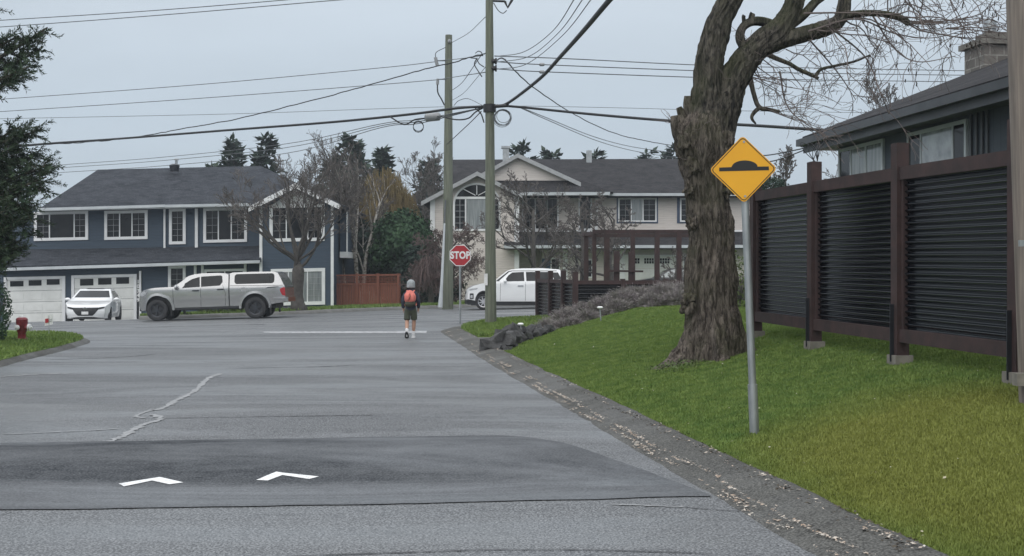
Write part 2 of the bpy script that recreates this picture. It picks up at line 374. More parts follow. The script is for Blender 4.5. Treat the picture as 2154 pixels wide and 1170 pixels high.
# ---------------------------------------------------------------- ground, road
gp = [(-260, -60), (260, -60), (260, 330), (-260, 330)]
struct(sheet('ground', gp, 30, lambda x, y: G(x, y)-.25, 'earth'))
rd = [(-60, -20), (30, -20), (30, 62), (-60, 62)]
def GR(x, y):
    return G(x, y)
road = struct(sheet('road', rd, 1.0, GR, 'asphalt'), 'grey damp asphalt street and junction')
# speed hump, a real swell in darker asphalt
def hump_h(l, s):
    t = (s-8.45)/3.1
    return .075*math.sin(math.pi*min(1, max(0, t)))**1.0*smooth(2.45, 1.6, l)*smooth(-5.6, -4.8, l) if 0 < t < 1 else 0
def hz(x, y):
    l, s = LS(x, y); return G(x, y)+hump_h(l, s)+.005
def skew(l): return -.055*(l)       # the edge runs a touch oblique
hp = [S(l, s+.03*mnoise.noise(Vector((l*2.1, s, 0)))+.012*mnoise.noise(Vector((l*9, s, 3)))) for l, s in [(-5.9+.1*i, 8.12+.2*smooth(1, -4, -5.9+.1*i)) for i in range(85)]+[(2.45, 8.5), (2.3, 9.3), (1.95, 10.5), (1.5, 11.3)]+[(1.2-.1*i, 11.4+.004*i) for i in range(71)]]
struct(sheet('speed_hump', hp, .12, hz, 'hump', lift=0.002), 'dark patched asphalt speed hump across the street')
def mark(name, pxs, mat, label, cat, f=G, add=.012, group=None, cell=5):
    pts = [ground_at(px, py, f, 0) for px, py in pxs]
    o = sheet(name, [(p.x, p.y) for p in pts], cell, f, mat, lift=add); return tag(o, label, cat, group)
hzz = lambda x, y: hz(x, y)
mark('chevron_marking', [(249.4, 1019), (336.5, 1005), (386, 1016.5), (356, 1020.4), (319.6, 1012.6), (260.8, 1025)], 'roadpaint', 'white painted chevron on the speed hump, the left of the two', 'road marking', hzz, .006, 'white chevrons on the hump', .15)
mark('chevron_marking', [(539, 1011.3), (581, 993.8), (595, 996), (671, 1004), (650, 1009.4), (594, 1001), (563, 1012.6)], 'roadpaint', 'white painted chevron on the speed hump, nearer the right kerb', 'road marking', hzz, .006, 'white chevrons on the hump', .15)
mark('stop_line', [(553, 698), (720, 697.5), (898, 696.5), (897, 701), (720, 701.5), (556, 701)], 'oldpaint', 'worn white stop line across the mouth of the street', 'road marking', G, .005, None, 1.0)
def strip(name, pts, wid, mat, label, cat='road repair', add=.0055, kind=None):
    """ribbon on the road through image points; width in metres, slightly ragged"""
    rng = random.Random(len(pts)*7+int(pts[0][0])); g = catmull([ground_at(a, b) for a, b in pts], 14); mb = MB(); vs = []
    for i, p in enumerate(g):
        t = (g[min(i+1, len(g)-1)]-g[max(i-1, 0)]); t.z = 0; t.normalize(); n = Vector((-t.y, t.x, 0)); w_ = wid*(.35+1.0*rng.random())
        if i in (0, len(g)-1): w_ = wid*.15
        a = p+n*w_/2+n*wid*.3*(rng.random()-.5); b = a-n*w_
        vs += [(a.x, a.y, hz(a.x, a.y)-.005+add), (b.x, b.y, hz(b.x, b.y)-.005+add)]
    mb.add(vs, [(2*i, 2*i+1, 2*i+3, 2*i+2) for i in range(len(g)-1)]); o = mb.build(name, mat)
    if kind: o['kind'] = 'structure'; o['label'] = label
    else: tag(o, label, cat)
    return o
strip('crack_sealant', [(465, 786), (438, 797), (410, 823), (380, 838), (345, 858), (320, 864)], .1, 'sealant', 'pale sealed crack wandering up the left lane')
strip('crack_sealant', [(320, 872), (338, 882), (300, 895), (262, 916), (222, 934)], .09, 'sealant', 'lower stretch of the pale sealed crack nearing the hump')
strip('crack_sealant', [(322, 863), (300, 869), (286, 877), (306, 880)], .06, 'sealant', 'short pale smear of sealant joining the two sealed crack stretches')
strip('crack', [(0, 915), (160, 908), (250, 903)], .035, 'sealant', 'thin pale seam left of the sealed crack', add=.007)
for i, (pp, wd, mt) in enumerate([
    ([(330, 881), (500, 878), (640, 876), (790, 874)], .03, 'crackdark'), ([(100, 757), (250, 752), (330, 745)], .05, 'crackdark'),
    ([(760, 768), (900, 770), (1030, 772)], .05, 'sealant'), ([(480, 775), (640, 773), (760, 768)], .05, 'crackdark'),
    ([(1285, 1062), (1340, 1064), (1440, 1068)], .04, 'sealant'), ([(1440, 1068), (1500, 1073), (1570, 1078)], .014, 'crackdark'),
    ([(600, 1172), (900, 1162), (1050, 1158), (1270, 1159), (1500, 1166)], .016, 'crackdark'), ([(0, 793), (80, 788), (150, 786)], .12, 'sealant'),
    ([(0, 1085), (60, 1066)], .016, 'crackdark'), ([(280, 690), (420, 686), (560, 683)], .2, 'crackdark')]):
    strip('road_seam', pp, wd, mt, 'seam in the asphalt', kind='s')
# berm kerb on the right, left kerb and far kerb
def profile_strip(name, stations, prof, mat, label):
    """stations: list of (x,y,nx,ny); prof: list of (offset, height)"""
    mb = MB(); k = len(prof); vs = []; rng = random.Random(3)
    for (x, y, nx, ny) in stations:
        j = (mnoise.noise(Vector((x*.9, y*.9, 0))))*.05
        for i, (o_, h) in enumerate(prof):
            q = (x+nx*(o_+j*(1 if 0 < i else 0)), y+ny*(o_+j)); vs.append((*q, G(*q)+h+(.012*mnoise.noise(Vector((q[0]*5, q[1]*5, 2))) if 0 < i < k-1 else 0)))
    fs = [(a*k+i, a*k+i+1, (a+1)*k+i+1, (a+1)*k+i) for a in range(len(stations)-1) for i in range(k-1)]
    return struct(mb.add(vs, fs).build(name, mat, sm='all'), label)
st = []
for i in range(190):
    s_ = -3+i*.18; x, y = S(2.5, s_); st.append((x, y, SN.x, SN.y))
c0 = S(2.5, 31.2)
for a in range(1, 12):       # the kerb turns right into the cross street
    th = R(a*8); cx_, cy_ = S(2.5+4.2, 31.2); dx, dy = -math.cos(th)*4.2, math.sin(th)*4.2
    x = cx_+SN.x*dx+SD.x*dy; y = cy_+SN.y*dx+SD.y*dy
    nx, ny = -(SN.x*dx+SD.x*dy)/4.2, -(SN.y*dx+SD.y*dy)/4.2; st.append((x, y, nx, ny))
for a in range(1, 14): 
    l0 = 6.55+a*.9; x, y = S(l0, 35.4); st.append((x, y, -SD.x, -SD.y))
profile_strip('kerb', st, [(.0, -.01), (.04, .008), (.12, .02), (.22, .055), (.36, .085), (.52, .09), (.62, .05), (.64, -.1)], 'berm', 'rolled asphalt kerb along the right edge')
# ---------------------------------------------------------------- lawns
def lawn_edge(s, w=.06): return 2.95+w*mnoise.noise(Vector((s*1.3, 0, 4)))+.03*mnoise.noise(Vector((s*5, 1, 4)))
lp = [S(lawn_edge(s/4), s/4) for s in range(-12, 95)]+[S(3.4, 24.1), S(4.2, 25.2), S(6, 26.2), S(9.2, 27.2), S(9.6, 27.2), S(9.6, -3)]
struct(sheet('lawn', lp, .16, lambda x, y: HL(x, y)-.004, 'lawn', skirt=.25), 'green sloping lawn below the corrugated fence')
def bed_h(x, y):
    l, s = LS(x, y); base = HL(x, min(y, 60)); low = G(x, y)+.12
    t = smooth(3.6+(s-24)*.16, 4.7+(s-24)*.16, l); return low+(base-low)*t
bp = [S(3.15, 23.4), S(3.42, 24.1), S(4.2, 25.15), S(6, 26.15), S(9.6, 27.15), S(22, 27), S(22, 33), S(5.8, 31.5), S(5.0, 29), S(4.2, 26.9), S(3.3, 25.0), S(3.1, 24)]
struct(sheet('planting_bed', bp, .35, bed_h, 'soil', skirt=.4, lift=-.02), 'planting bed under the lavender')
yd = [S(9.6, -3), S(9.6, 27.2), S(22, 27.2), S(22, -3)]
struct(sheet('yard', yd, 1.5, HL, 'lawn', lift=-.01))
pp_ = [S(2.95, 24.1), S(2.97, 27.3), S(4.4, 27.2), S(3.5, 25.2), S(3.2, 24.1)]
struct(sheet('footpath', pp_, .5, G, 'path', skirt=.1, lift=.075))
def corner_h(x, y):
    l, s = LS(x, y); return G(x, y)+.1+.06*smooth(3.0, 4.4, l)*smooth(27, 29, s)*smooth(37, 34.5, s)
arc = [S(3.05, 27.3), S(3.03, 29), S(3.03, 31)]
for a in range(1, 11):
    th = R(a*8.5); arc.append(S(6.7-3.65*math.cos(th), 31.2+3.65*math.sin(th)))
cp = arc+[S(14, 34.85), S(20, 34.85), S(20, 31.3), S(5.7, 31.6), S(4.9, 29), S(4.35, 27.3)]
struct(sheet('verge', cp, .4, corner_h, 'verge', skirt=.15), 'grass verge around the pole and stop sign')
# left corner grass
le = [(-120, 805), (0, 768), (60, 752), (120, 738), (168, 724), (176, 718), (165, 713), (140, 708), (90, 705), (0, 700), (-200, 696)]
lpts = [ground_at(a, b) for a, b in le]
lc = [(p.x, p.y) for p in lpts]+[(-24, 33), (-24, 10), (-7.6, 10)]
def left_h(x, y): return G(x, y)+.09
struct(sheet('left_verge', lc, .4, left_h, 'verge', skirt=.1), 'grass corner with the hydrant')
ls_ = catmull([(p.x, p.y, 0) for p in lpts[:6]], 8); stl = []
for i, p in enumerate(ls_):
    t = ls_[min(i+1, len(ls_)-1)]-ls_[max(i-1, 0)]; t.normalize(); stl.append((p.x, p.y, t.y*-1, t.x))
profile_strip('left_kerb', [(x, y, -ny_*0+nx_, ny_) for x, y, nx_, ny_ in stl], [(-.16, -.01), (-.12, .03), (-.03, .075), (.04, .08), (.06, -.05)], 'berm', 'asphalt kerb at the left corner')
# far kerb + verge along the cross street
FK = [(292, 47.2), (400, 47.7), (545, 48.9), (700, 50.6), (800, 51.8), (900, 53.0), (1110, 54.5), (1400, 55.5), (1700, 56)]
fk = [(X(a, b), b) for a, b in FK]
fp = fk+[(X(1700, 56), 76), (X(290, 47.2)-1.8, 76), (X(290, 47.2)-1.4, 60), (X(292, 47.2)-.3, 50)]
struct(sheet('far_verge', fp, .8, lambda x, y: G(x, y)+.13, 'verge', skirt=.2), 'grass strip beyond the cross street')
stf = []; fc = catmull([(a, b, 0) for a, b in fk], 6)
for i, p in enumerate(fc):
    t = fc[min(i+1, len(fc)-1)]-fc[max(i-1, 0)]; t.normalize(); stf.append((p.x, p.y, t.y, -t.x))
profile_strip('far_kerb', stf, [(.2, -.01), (.16, .1), (.08, .14), (-.04, .145), (-.08, .05)], 'path', 'low kerb on the far side of the cross street')

# ---------------------------------------------------------------- grass blades (numpy)
def blades(name, n, samp, hf, mat, hgt=(.03, .07), wid=.006, seed=1):
    rs = np.random.RandomState(seed); pts = []
    while len(pts) < n:
        x, y = samp(rs); pts.append((x, y, hf(x, y)))
    a = np.array(pts, dtype=np.float32); th = rs.rand(n)*2*np.pi; h = hgt[0]+(hgt[1]-hgt[0])*rs.rand(n)**1.6
    lean = (rs.rand(n, 2)-.5)*1.1*h[:, None]; sc = 1+a[:, 1]/12*.6; wv = wid*sc
    v = np.zeros((n, 3, 3), np.float32); dx, dy = np.cos(th)*wv, np.sin(th)*wv
    v[:, 0] = a; v[:, 1] = a; v[:, 2] = a; v[:, 0, 0] -= dx; v[:, 0, 1] -= dy; v[:, 1, 0] += dx; v[:, 1, 1] += dy
    v[:, 2, 0] += lean[:, 0]; v[:, 2, 1] += lean[:, 1]; v[:, 2, 2] += h; v[:, :2, 2] -= .005
    me = bpy.data.meshes.new(name); me.vertices.add(n*3); me.vertices.foreach_set('co', v.ravel()); me.loops.add(n*3)
    me.loops.foreach_set('vertex_index', np.arange(n*3, dtype=np.int32)); me.polygons.add(n)
    me.polygons.foreach_set('loop_start', np.arange(0, n*3, 3, dtype=np.int32)); me.update(calc_edges=True); me.validate()
    o = bpy.data.objects.new(name, me); C.objects.link(o); me.materials.append(M[mat]); return o
def sampA(rs):
    while True:
        s = 5.5+22.5*rs.rand()**1.7; l = 2.87+6.5*rs.rand()**1.1
        if l < lawn_edge(s)-.02 or s > min(23.6+max(0, l-3.0)*1.25, 25.1+max(0, l-4.2)*.55): continue
        x, y = S(l, s)
        if x/y*F+CX < 2230: return x, y
tag(blades('grass', 480000, sampA, HL, 'blade', (.008, .03), .0045), 'short mown grass on the sloping lawn', 'grass', kind='stuff')
def sampC(rs):
    while True:
        l = 3.05+5*rs.rand(); s = 27.3+8*rs.rand()
        dl, ds = 6.7-l, s-31.2
        if (ds > 0 and dl > 0 and dl*dl+ds*ds > 3.6**2) or s > 34.7 or (l > 4.35+(s-27.3)*.3): continue
        return S(l, s)
tag(blades('grass', 30000, sampC, corner_h, 'vergeblade', (.04, .1), .01, 2), 'grass on the corner verge by the stop sign', 'grass', kind='stuff')
def inpoly(x, y, poly):
    c = False; j = len(poly)-1
    for i in range(len(poly)):
        (xi, yi), (xj, yj) = poly[i], poly[j]
        if (yi > y) != (yj > y) and x < (xj-xi)*(y-yi)/(yj-yi)+xi: c = not c
        j = i
    return c
def sampL(rs):
    while True:
        x, y = -14+7*rs.rand(), 17+16*rs.rand()
        if inpoly(x, y, lc): return x, y
tag(blades('grass', 40000, sampL, left_h, 'vergeblade', (.03, .08), .01, 3), 'grass on the left corner around the hydrant', 'grass', kind='stuff')
def sampF(rs):
    while True:
        x, y = -16+22*rs.rand(), 47+8*rs.rand()
        if inpoly(x, y, fp): return x, y
tag(blades('grass', 25000, sampF, lambda x, y: G(x, y)+.13, 'vergeblade', (.05, .13), .015, 4), 'grass strip along the far kerb', 'grass', kind='stuff')
# pale flecks: daisies and bits of leaf on the lawn, dark crumbs at its edge
rng = random.Random(8); mb = MB(); mc_ = MB()
for i in range(2200):
    edge = i >= 260; s_ = 6+18*rng.random()**1.3; l_ = lawn_edge(s_)+(rng.gauss(.01, .045) if edge else .1+5.5*rng.random()); x, y = S(l_, s_); r_ = (.006+.014*rng.random()) if edge else (.006+.012*rng.random()**2)
    z = max(HL(x, y) if l_ > lawn_edge(s_) else G(x, y)+.08, G(x, y)+.08)+(.006 if edge else .022); th = rng.random()*6.3; a = Vector((math.cos(th), math.sin(th), .4*rng.random())); b = Vector((-math.sin(th), math.cos(th), .6*rng.random())); c_ = Vector((x, y, z)); (mc_ if edge else mb).quad(c_-a*r_, c_-b*r_*.6, c_+a*r_, c_+b*r_*.6)
tag(mb.build('lawn_flecks', 'fleck'), 'pale daisies and leaf bits scattered on the lawn', 'leaf litter', kind='stuff')
tag(mc_.build('soil_crumbs', 'soil'), 'dark crumbs of soil and thatch along the lawn edge', 'soil', kind='stuff')
# leaf litter and grit in the gutter
rng = random.Random(5); mb = MB()
for i in range(7500):
    s_ = 6+25*rng.random()**1.3; l_ = 2.62+rng.gauss(0, .04)+.03*math.sin(s_*2.3) if rng.random() < .85 else 2.93+rng.gauss(0, .04)
    if mnoise.noise(Vector((s_*1.7, l_*9, 5)))+.35*mnoise.noise(Vector((s_*9, l_*20, 5))) < -.1+.2*abs(s_-11)/12: continue
    x, y = S(l_, s_); z = G(x, y)+(.022 if l_ < 2.62 else .05 if l_ < 2.8 else .095)+.004; r_ = .004+.011*rng.random()**2+.003; th = rng.random()*6.3
    a = Vector((math.cos(th), math.sin(th), .3*rng.random())); b = Vector((-math.sin(th), math.cos(th), .6*rng.random()-.2)); c_ = Vector((x, y, z+.004))
    mb.quad(c_-a*r_, c_-b*r_*.5, c_+a*r_, c_+b*r_*.6)
tag(mb.build('leaf_litter', 'leaf'), 'pale leaf litter and grit along the kerb', 'leaf litter', kind='stuff')
# ---------------------------------------------------------------- corrugated fence on the right
def LP(px, l):                     # point on the street-parallel line l seen at pixel column px -> (x,y)
    Y = l/.9904*F/(px-715); return X(px, Y), Y
def beam(mb, a, b, w, h):          # box beam from a to b, w across, h tall (vertical faces)
    a, b = Vector(a), Vector(b); t = (b-a).normalized(); n = Vector((-t.y, t.x, 0)).normalized(); u = Vector((0, 0, 1))
    vs = [p+n*sx*w/2+u*sz*h/2 for p in (a, b) for sx in (-1, 1) for sz in (-1, 1)]
    return mb.add(vs, [(0, 1, 3, 2), (4, 6, 7, 5), (0, 4, 5, 1), (2, 3, 7, 6), (0, 2, 6, 4), (1, 5, 7, 3)])
YAW = math.atan2(SD.y, SD.x)       # street direction
fpx = [1590, 1713, 1893, 2143, 2510]
fx = [LP(p, 6.0) for p in fpx]
fence = thing('corrugated_fence', 'tall dark corrugated metal fence in brown timber frame on the lawn', 'fence', (*fx[0], HL(*fx[0])))
tops = [2.78, 2.95, 2.93, 2.90, 2.9]; rt = [2.72, 2.70, 2.67, 2.63, 2.6]; rb = [.84, .81, .785, .762, .74]
for i, (x, y) in enumerate(fx):
    g = HL(x, y); mb = MB().box((x, y, (g+.06+tops[i])/2), (.15, .14, tops[i]-g-.06), rz=YAW)
    p = mb.build('post', 'stain', fence, world=True)
    MB().box((x, y, g+.02), (.22, .2, .14), rz=YAW).build('footing', 'concrete', p, world=False).parent = fence
    o = bpy.data.objects[-1] if False else None
# footings were built in world space: re-home them under the fence
for o in [o for o in bpy.data.objects if o.name.startswith('footing')]:
    o.data.transform(WM[fence.name].inverted())
for i, (x, y) in enumerate(fx[:-1]):       # steel strap brackets at the post feet, street side
    g = HL(x, y); off = SN*-.085
    MB().box((x+off.x, y+off.y-.0, g+.33), (.06, .012, .62), rz=YAW+R(90)).box((x+off.x-SN.x*.012, y+off.y-SN.y*.012, g+.55), (.025, .02, .025), rz=YAW+R(90)).build('bracket', 'galv' if False else 'rimdark', fence, world=True)
for i in range(4):
    (x0, y0), (x1, y1) = fx[i], fx[i+1]; a = Vector((x0, y0, 0)); b = Vector((x1, y1, 0)); t = (b-a).normalized()
    a2, b2 = a+t*.076, b-t*.076
    mb = MB(); beam(mb, a2+Vector((0, 0, rt[i]-.07)), b2+Vector((0, 0, rt[i+1]-.07)), .09, .14)
    mb.build('rail', 'stain', fence, world=True)
    mb = MB(); beam(mb, a2+Vector((0, 0, rb[i]+.07)), b2+Vector((0, 0, rb[i+1]+.07)), .09, .14); mb.build('rail', 'stain', fence, world=True)
    # side stiles that hold the sheet
    for q, zt, zb in ((a2+t*.03, rt[i], rb[i]), (b2-t*.03, rt[i+1], rb[i+1])):
        MB().box((q.x, q.y, (zt-.14+zb+.14)/2), (.055, .05, zt-zb-.285), rz=YAW).build('stile', 'stain', fence, world=True)
    mb = MB(); vs = []; n = 24*11; zl0, zl1 = rb[i]+.13, rb[i+1]+.13; zh0, zh1 = rt[i]-.13, rt[i+1]-.13
    for k in range(n+1):
        u = k/n; ph = (u*24)%1; o_ = math.cos(math.pi*ph/.27) if ph < .27 else -math.cos(math.pi*(ph-.27)/.73); d = SN*(.012-.02*o_)
        for (q, zl, zh) in ((a2+t*.02, zl0, zh0), (b2-t*.02, zl1, zh1)):
            vs.append((q.x+d.x, q.y+d.y, zl+(zh-zl)*u))
    mb.add(vs, [(2*k, 2*k+1, 2*k+3, 2*k+2) for k in range(n)]); mb.build('corrugated_panel', 'corrug', fence, world=True, sm='all')
rng = random.Random(11)
mb = MB()     # wire fan of loose cable on a post top
q = fx[1]
for k in range(4):
    pts = [Vector((q[0]+.02*math.cos(k), q[1], 2.95)), Vector((q[0]-.12+.05*k, q[1], 3.08)), Vector((q[0]-.16+.1*k, q[1]+.05, 3.2)), Vector((q[0]+.03*k-.02, q[1], 3.13)), Vector((q[0]+.04, q[1], 2.96))]
    mb.tube(catmull(pts, 5), .005, 4)
mb.build('loose_wire', 'cable', fence, world=True)

# ---------------------------------------------------------------- hump warning sign
b = ground_at(1589, 911, HL); Yh = b.y
sg = thing('warning_sign', 'yellow diamond speed hump warning sign on a leaning galvanised post', 'traffic sign', b)
tp = P(1563, 360, Yh-.02)
pb = MB(); 
# square perforated-style post that leans slightly
a0, a1 = Vector((b.x, b.y, b.z-.2)), P(1562, 300, Yh); t = (a1-a0).normalized()
def ubeam(mb, a, b_, w, d):
    a, b_ = Vector(a), Vector(b_); vs = [p+Vector((sx*w/2, sy*d/2, 0)) for p in (a, b_) for sx in (-1, 1) for sy in (-1, 1)]
    return mb.add(vs, [(0, 1, 3, 2), (4, 6, 7, 5), (0, 4, 5, 1), (2, 3, 7, 6), (0, 2, 6, 4), (1, 5, 7, 3)])
pb.tube([a0, a0+(a1-a0)*.5, a1], .033, 16)
pb.build('post', 'galv', sg, world=True, sm=True)
sl_ = MB(); sl_.tube([a0+t*.1, a0+t*.62], .042, 14); sl_.build('sleeve', 'galv', sg, world=True, sm=True)
def rdiamond(h, r, n=5):
    pts = []; c = h-r*math.sqrt(2)
    for q in range(4):
        th0 = q*math.pi/2; cxr, cyr = math.cos(th0)*c, math.sin(th0)*c
        for k in range(n+1):
            th = th0-math.pi/4+math.pi/2*k/n; pts.append((cxr+r*math.cos(th), cyr+r*math.sin(th)))
    return pts
sc_ = Yh/F; ctr = P(1563.5, 356.5, Yh-.05); hs = 71*sc_
rot = Matrix.Rotation(R(-1.2), 3, 'Y')
def plate(mb, poly, y0, y1):
    n = len(poly); vs = [ctr+rot@Vector((u, yy, v)) for yy in (y0, y1) for u, v in poly]
    return mb.add(vs, [tuple(range(n)), tuple(range(2*n-1, n-1, -1))]+[(i, n+i, n+(i+1)%n, (i+1)%n) for i in range(n)])
pl = plate(MB(), rdiamond(hs, .035), -.003, .003).build('plate', 'yellow', sg, world=True)
ob = rdiamond(hs-.012, .03); ib = rdiamond(hs-.022, .026); mb = MB(); n = len(ob)
mb.add([ctr+rot@Vector((u, -.0045, v)) for u, v in ob+ib], [(i, (i+1)%n, n+(i+1)%n, n+i) for i in range(n)])
mb.build('border', 'black', pl, world=False); bpy.data.objects['border'].data.transform(WM[sg.name].inverted())
k_ = 1/2.925*sc_   # crop pixels to metres
cx0, cy0 = (1563.5-1400)*2.925, 356.5*2.925
sym = [(330, 1055), (635, 1048), (634, 1025), (565, 1026)]+[(487+78*math.cos(R(a)), 1026-38*math.sin(R(a))) for a in range(12, 170, 12)]+[(405, 1029), (330, 1032)]
mb = MB(); mb.add([ctr+Vector(((u-cx0)*k_, -.0047, (cy0-v)*k_)) for u, v in sym], [tuple(range(len(sym)))])
o = mb.build('hump_symbol', 'black', sg, world=True); o.parent = pl
mb = MB()
for dz in (hs-.055, -hs+.06): mb.tube([ctr+rot@Vector((0.01, -.008, dz)), ctr+rot@Vector((0.01, .03, dz))], .01, 10)
mb.build('bolt', 'galv', sg, world=True)

# ---------------------------------------------------------------- stop sign
YS = 35.5; bx = X(968, YS); bz = corner_h(bx, YS)
st_ = thing('stop_sign', 'red octagonal stop sign on a thin post before the junction', 'traffic sign', (bx, YS, bz))
zc = Zp(537.5, YS); rr_ = 22.3*YS/F/math.cos(R(22.5))
def octo(r): return [(r*math.cos(R(22.5+45*i)), r*math.sin(R(22.5+45*i))) for i in range(8)]
MB().tube([(bx, YS+.03, bz-.2), (bx-.005, YS+.03, zc+.1)], .03, 8).build('post', 'galv', st_, world=True, sm=True)
cs = Vector((bx, YS, zc))
mb = MB(); r0 = rr_; po = octo(r0); mb.add([cs+Vector((u, yy, v)) for yy in (-.003, .003) for u, v in po], [tuple(range(8)), tuple(range(15, 7, -1))]+[(i, 8+i, 8+(i+1)%8, (i+1)%8) for i in range(8)])
stp = mb.build('plate', 'signwhite', st_, world=True)
mb = MB(); mb.add([cs+Vector((u, -.006, v)) for u, v in octo(r0*.925)], [tuple(range(8))]); o = mb.build('face', 'stopred', st_, world=True); o.parent = stp
def text(s, size, mat, parent, loc, rot=(R(90), 0, 0), name='lettering', sx=1, ext=.002, bold=0, world=True, spacing=1):
    cu = bpy.data.curves.new(name, 'FONT'); cu.body = s; cu.size = size; cu.align_x = 'CENTER'; cu.align_y = 'CENTER'; cu.extrude = ext; cu.offset = bold
    cu.space_character = spacing
    t_ = bpy.data.objects.new('tmp', cu); C.objects.link(t_); bpy.context.view_layer.update()
    me = bpy.data.meshes.new_from_object(t_.evaluated_get(bpy.context.evaluated_depsgraph_get())); bpy.data.objects.remove(t_)
    o = bpy.data.objects.new(name, me); C.objects.link(o); me.materials.clear(); me.materials.append(M[mat])
    m = Matrix.Translation(Vector(loc))@Matrix.Rotation(rot[2], 4, 'Z')@Matrix.Rotation(rot[0], 4, 'X')@Matrix.Diagonal((sx, 1, 1, 1))
    root = parent
    while root is not None and root.name not in WM: root = root.parent
    if world and root is not None: m = WM[root.name].inverted()@m
    me.transform(m); o.parent = parent; return o
text('STOP', rr_*.86, 'signwhite', stp, cs+Vector((0, -.009, -.002)), sx=.8, bold=.012, spacing=1.06)

# ---------------------------------------------------------------- utility poles
def pole(name, label, pts, mat, ext):
    base = pts[0][0]; t = thing(name, label, 'utility pole', base); mb = MB(); P_ = []; Rr = []
    for i in range(len(pts)-1):
        for k in range(10):
            u = k/10; P_.append(pts[i][0].lerp(pts[i+1][0], u)); Rr.append(pts[i][1]*(1-u)+pts[i+1][1]*u)
    P_.append(pts[-1][0]); Rr.append(pts[-1][1])
    mb.tube(P_, Rr, 20, fn=lambda q, p, r, th: p+(q-p)*(1+.03*mnoise.noise(Vector((math.cos(th)*2, math.sin(th)*2, p.z*.4)))))
    mb.build('shaft', mat, t, world=True, sm=True); return t
Y1 = 51.3; z1 = G(X(941, Y1), Y1)+.13
p1 = pole('utility_pole', 'green-grey wooden utility pole across the junction with a white guy guard', [(Vector((X(941.5, Y1), Y1, z1-.3)), 12*Y1/F), (P(944, 74, Y1), 7.2*Y1/F)], 'polewood', None)
Y2 = 32.0; z2 = corner_h(X(1032, Y2), Y2)
p2 = pole('utility_pole', 'green-grey wooden utility pole on the near grass corner by the stop sign', [(Vector((X(1032.5, Y2), Y2, z2-.3)), 12.2*Y2/F), (P(1029, -60, Y2), 7.5*Y2/F)], 'polewood', None)
Y3 = 10.0; x3 = X(2196, Y3)
p3 = pole('utility_pole', 'weathered brown utility pole beside the fence at the right edge', [(Vector((x3, Y3, HL(x3, Y3)-.3)), 47*Y3/F), (P(2162, -30, Y3), 43*Y3/F), (P(2150, -900, Y3), 36*Y3/F)], 'polegrey', None)
# pole 3 steel band
mb = MB(); q = P(2187, 512, Y3); mb.tube([q+Vector((0, 0, -.012)), q+Vector((0, 0, .012))], .187, 20); mb.box(P(2150, 512, Y3-.17), (.05, .03, .05)); mb.build('band', 'galv', p3, world=True, sm=True)
MB().box(P(2150, 798, Y3-.1), (.12, .1, .1)).build('footing_block', 'concrete', p3, world=True)
# pole 1 fittings
mb = MB(); a = P(926, 655, Y1-.6); a.z = G(a.x, a.y)+.1; mb.tube([a, P(937, 420, Y1-.25)], .03, 6); mb.build('guy_wire', 'wire', p1, world=True)
mb = MB(); mb.tube([a, P(929, 600, Y1-.55), P(935, 470, Y1-.35)], [.1, .06, .04], 8); mb.build('guy_guard', 'gutter', p1, world=True, sm=True)
mb = MB(); mb.tube([P(937, 128, Y1-.1), P(921, 128, Y1-.4)], .025, 6); mb.tube([P(937, 167, Y1-.1), P(921, 167, Y1-.4)], .025, 6); mb.build('bracket', 'wire', p1, world=True)
mb = MB(); mb.tube([P(916, 121, Y1-.4), P(920, 139, Y1-.4)], .07, 8); mb.tube([P(921, 166, Y1-.4), P(920, 178, Y1-.4)], .06, 8); mb.build('insulator', 'porc', p1, world=True, sm=True)
mb = MB(); mb.tube(catmull([P(920, 178, Y1-.4), P(921, 195, Y1-.4), P(928, 208, Y1-.35), P(935, 222, Y1-.3)], 5), .03, 5); mb.tube(catmull([P(916, 121, Y1-.4), P(918, 110, Y1-.4), P(937, 100, Y1-.2)], 5), .015, 4); mb.build('jumper_wire', 'cable', p1, world=True)
MB().ico(P(945.5, 87, Y1-.18), .09, 1, .3, 3).build('pole_tag', 'porc', p1, world=True)
# pole 2 fittings
mb = MB()
for y_ in (129, 144): mb.tube([P(1035, y_, Y2-.05), P(1042, y_, Y2-.08)], .06, 10); mb.tube([P(1041.5, y_, Y2-.08), P(1045, y_, Y2-.08)], .085, 10)
mb.build('insulator', 'black', p2, world=True, sm=True)
mb = MB(); mb.tube([P(1036, 2, Y2), P(1062, 3, Y2)], .03, 6); mb.tube([P(1062, 3, Y2), P(1068, 16, Y2), P(1076, 2, Y2), P(1082, -12, Y2)], .035, 6); mb.build('cutout_bracket', 'black', p2, world=True)
mb = MB(); mb.tube(catmull([P(1038, 6, Y2), P(1048, 22, Y2), P(1058, 28, Y2), P(1066, 22, Y2)], 5), .012, 4)
for k in range(6):        # slack coil by the cable clamp
    cx_, cy_, r_ = 1058+rng.uniform(-2, 2), 247+rng.uniform(-3, 3), 15+rng.uniform(-3, 3)
    mb.tube([P(cx_+r_*math.cos(a/16*6.283)*1.05, cy_+r_*math.sin(a/16*6.283), Y2-.25) for a in range(17)], .007, 4, cap=False)
mb.build('wire_coil', 'wire', p2, world=True)
mb = MB(); q0 = P(1030, 228, Y2); mb.tube([q0+Vector((0, 0, -.1)), q0+Vector((0, 0, .1))], .165, 16); mb.tube([P(1042, 224, Y2-.2), P(1070, 222, Y2-.3)], .045, 8); mb.build('cable_clamp', 'black', p2, world=True, sm=True)
MB().box(P(1022, 588, Y2-.2), (.09, .02, .3)).build('notice_plate', 'signwhite', p2, world=True)

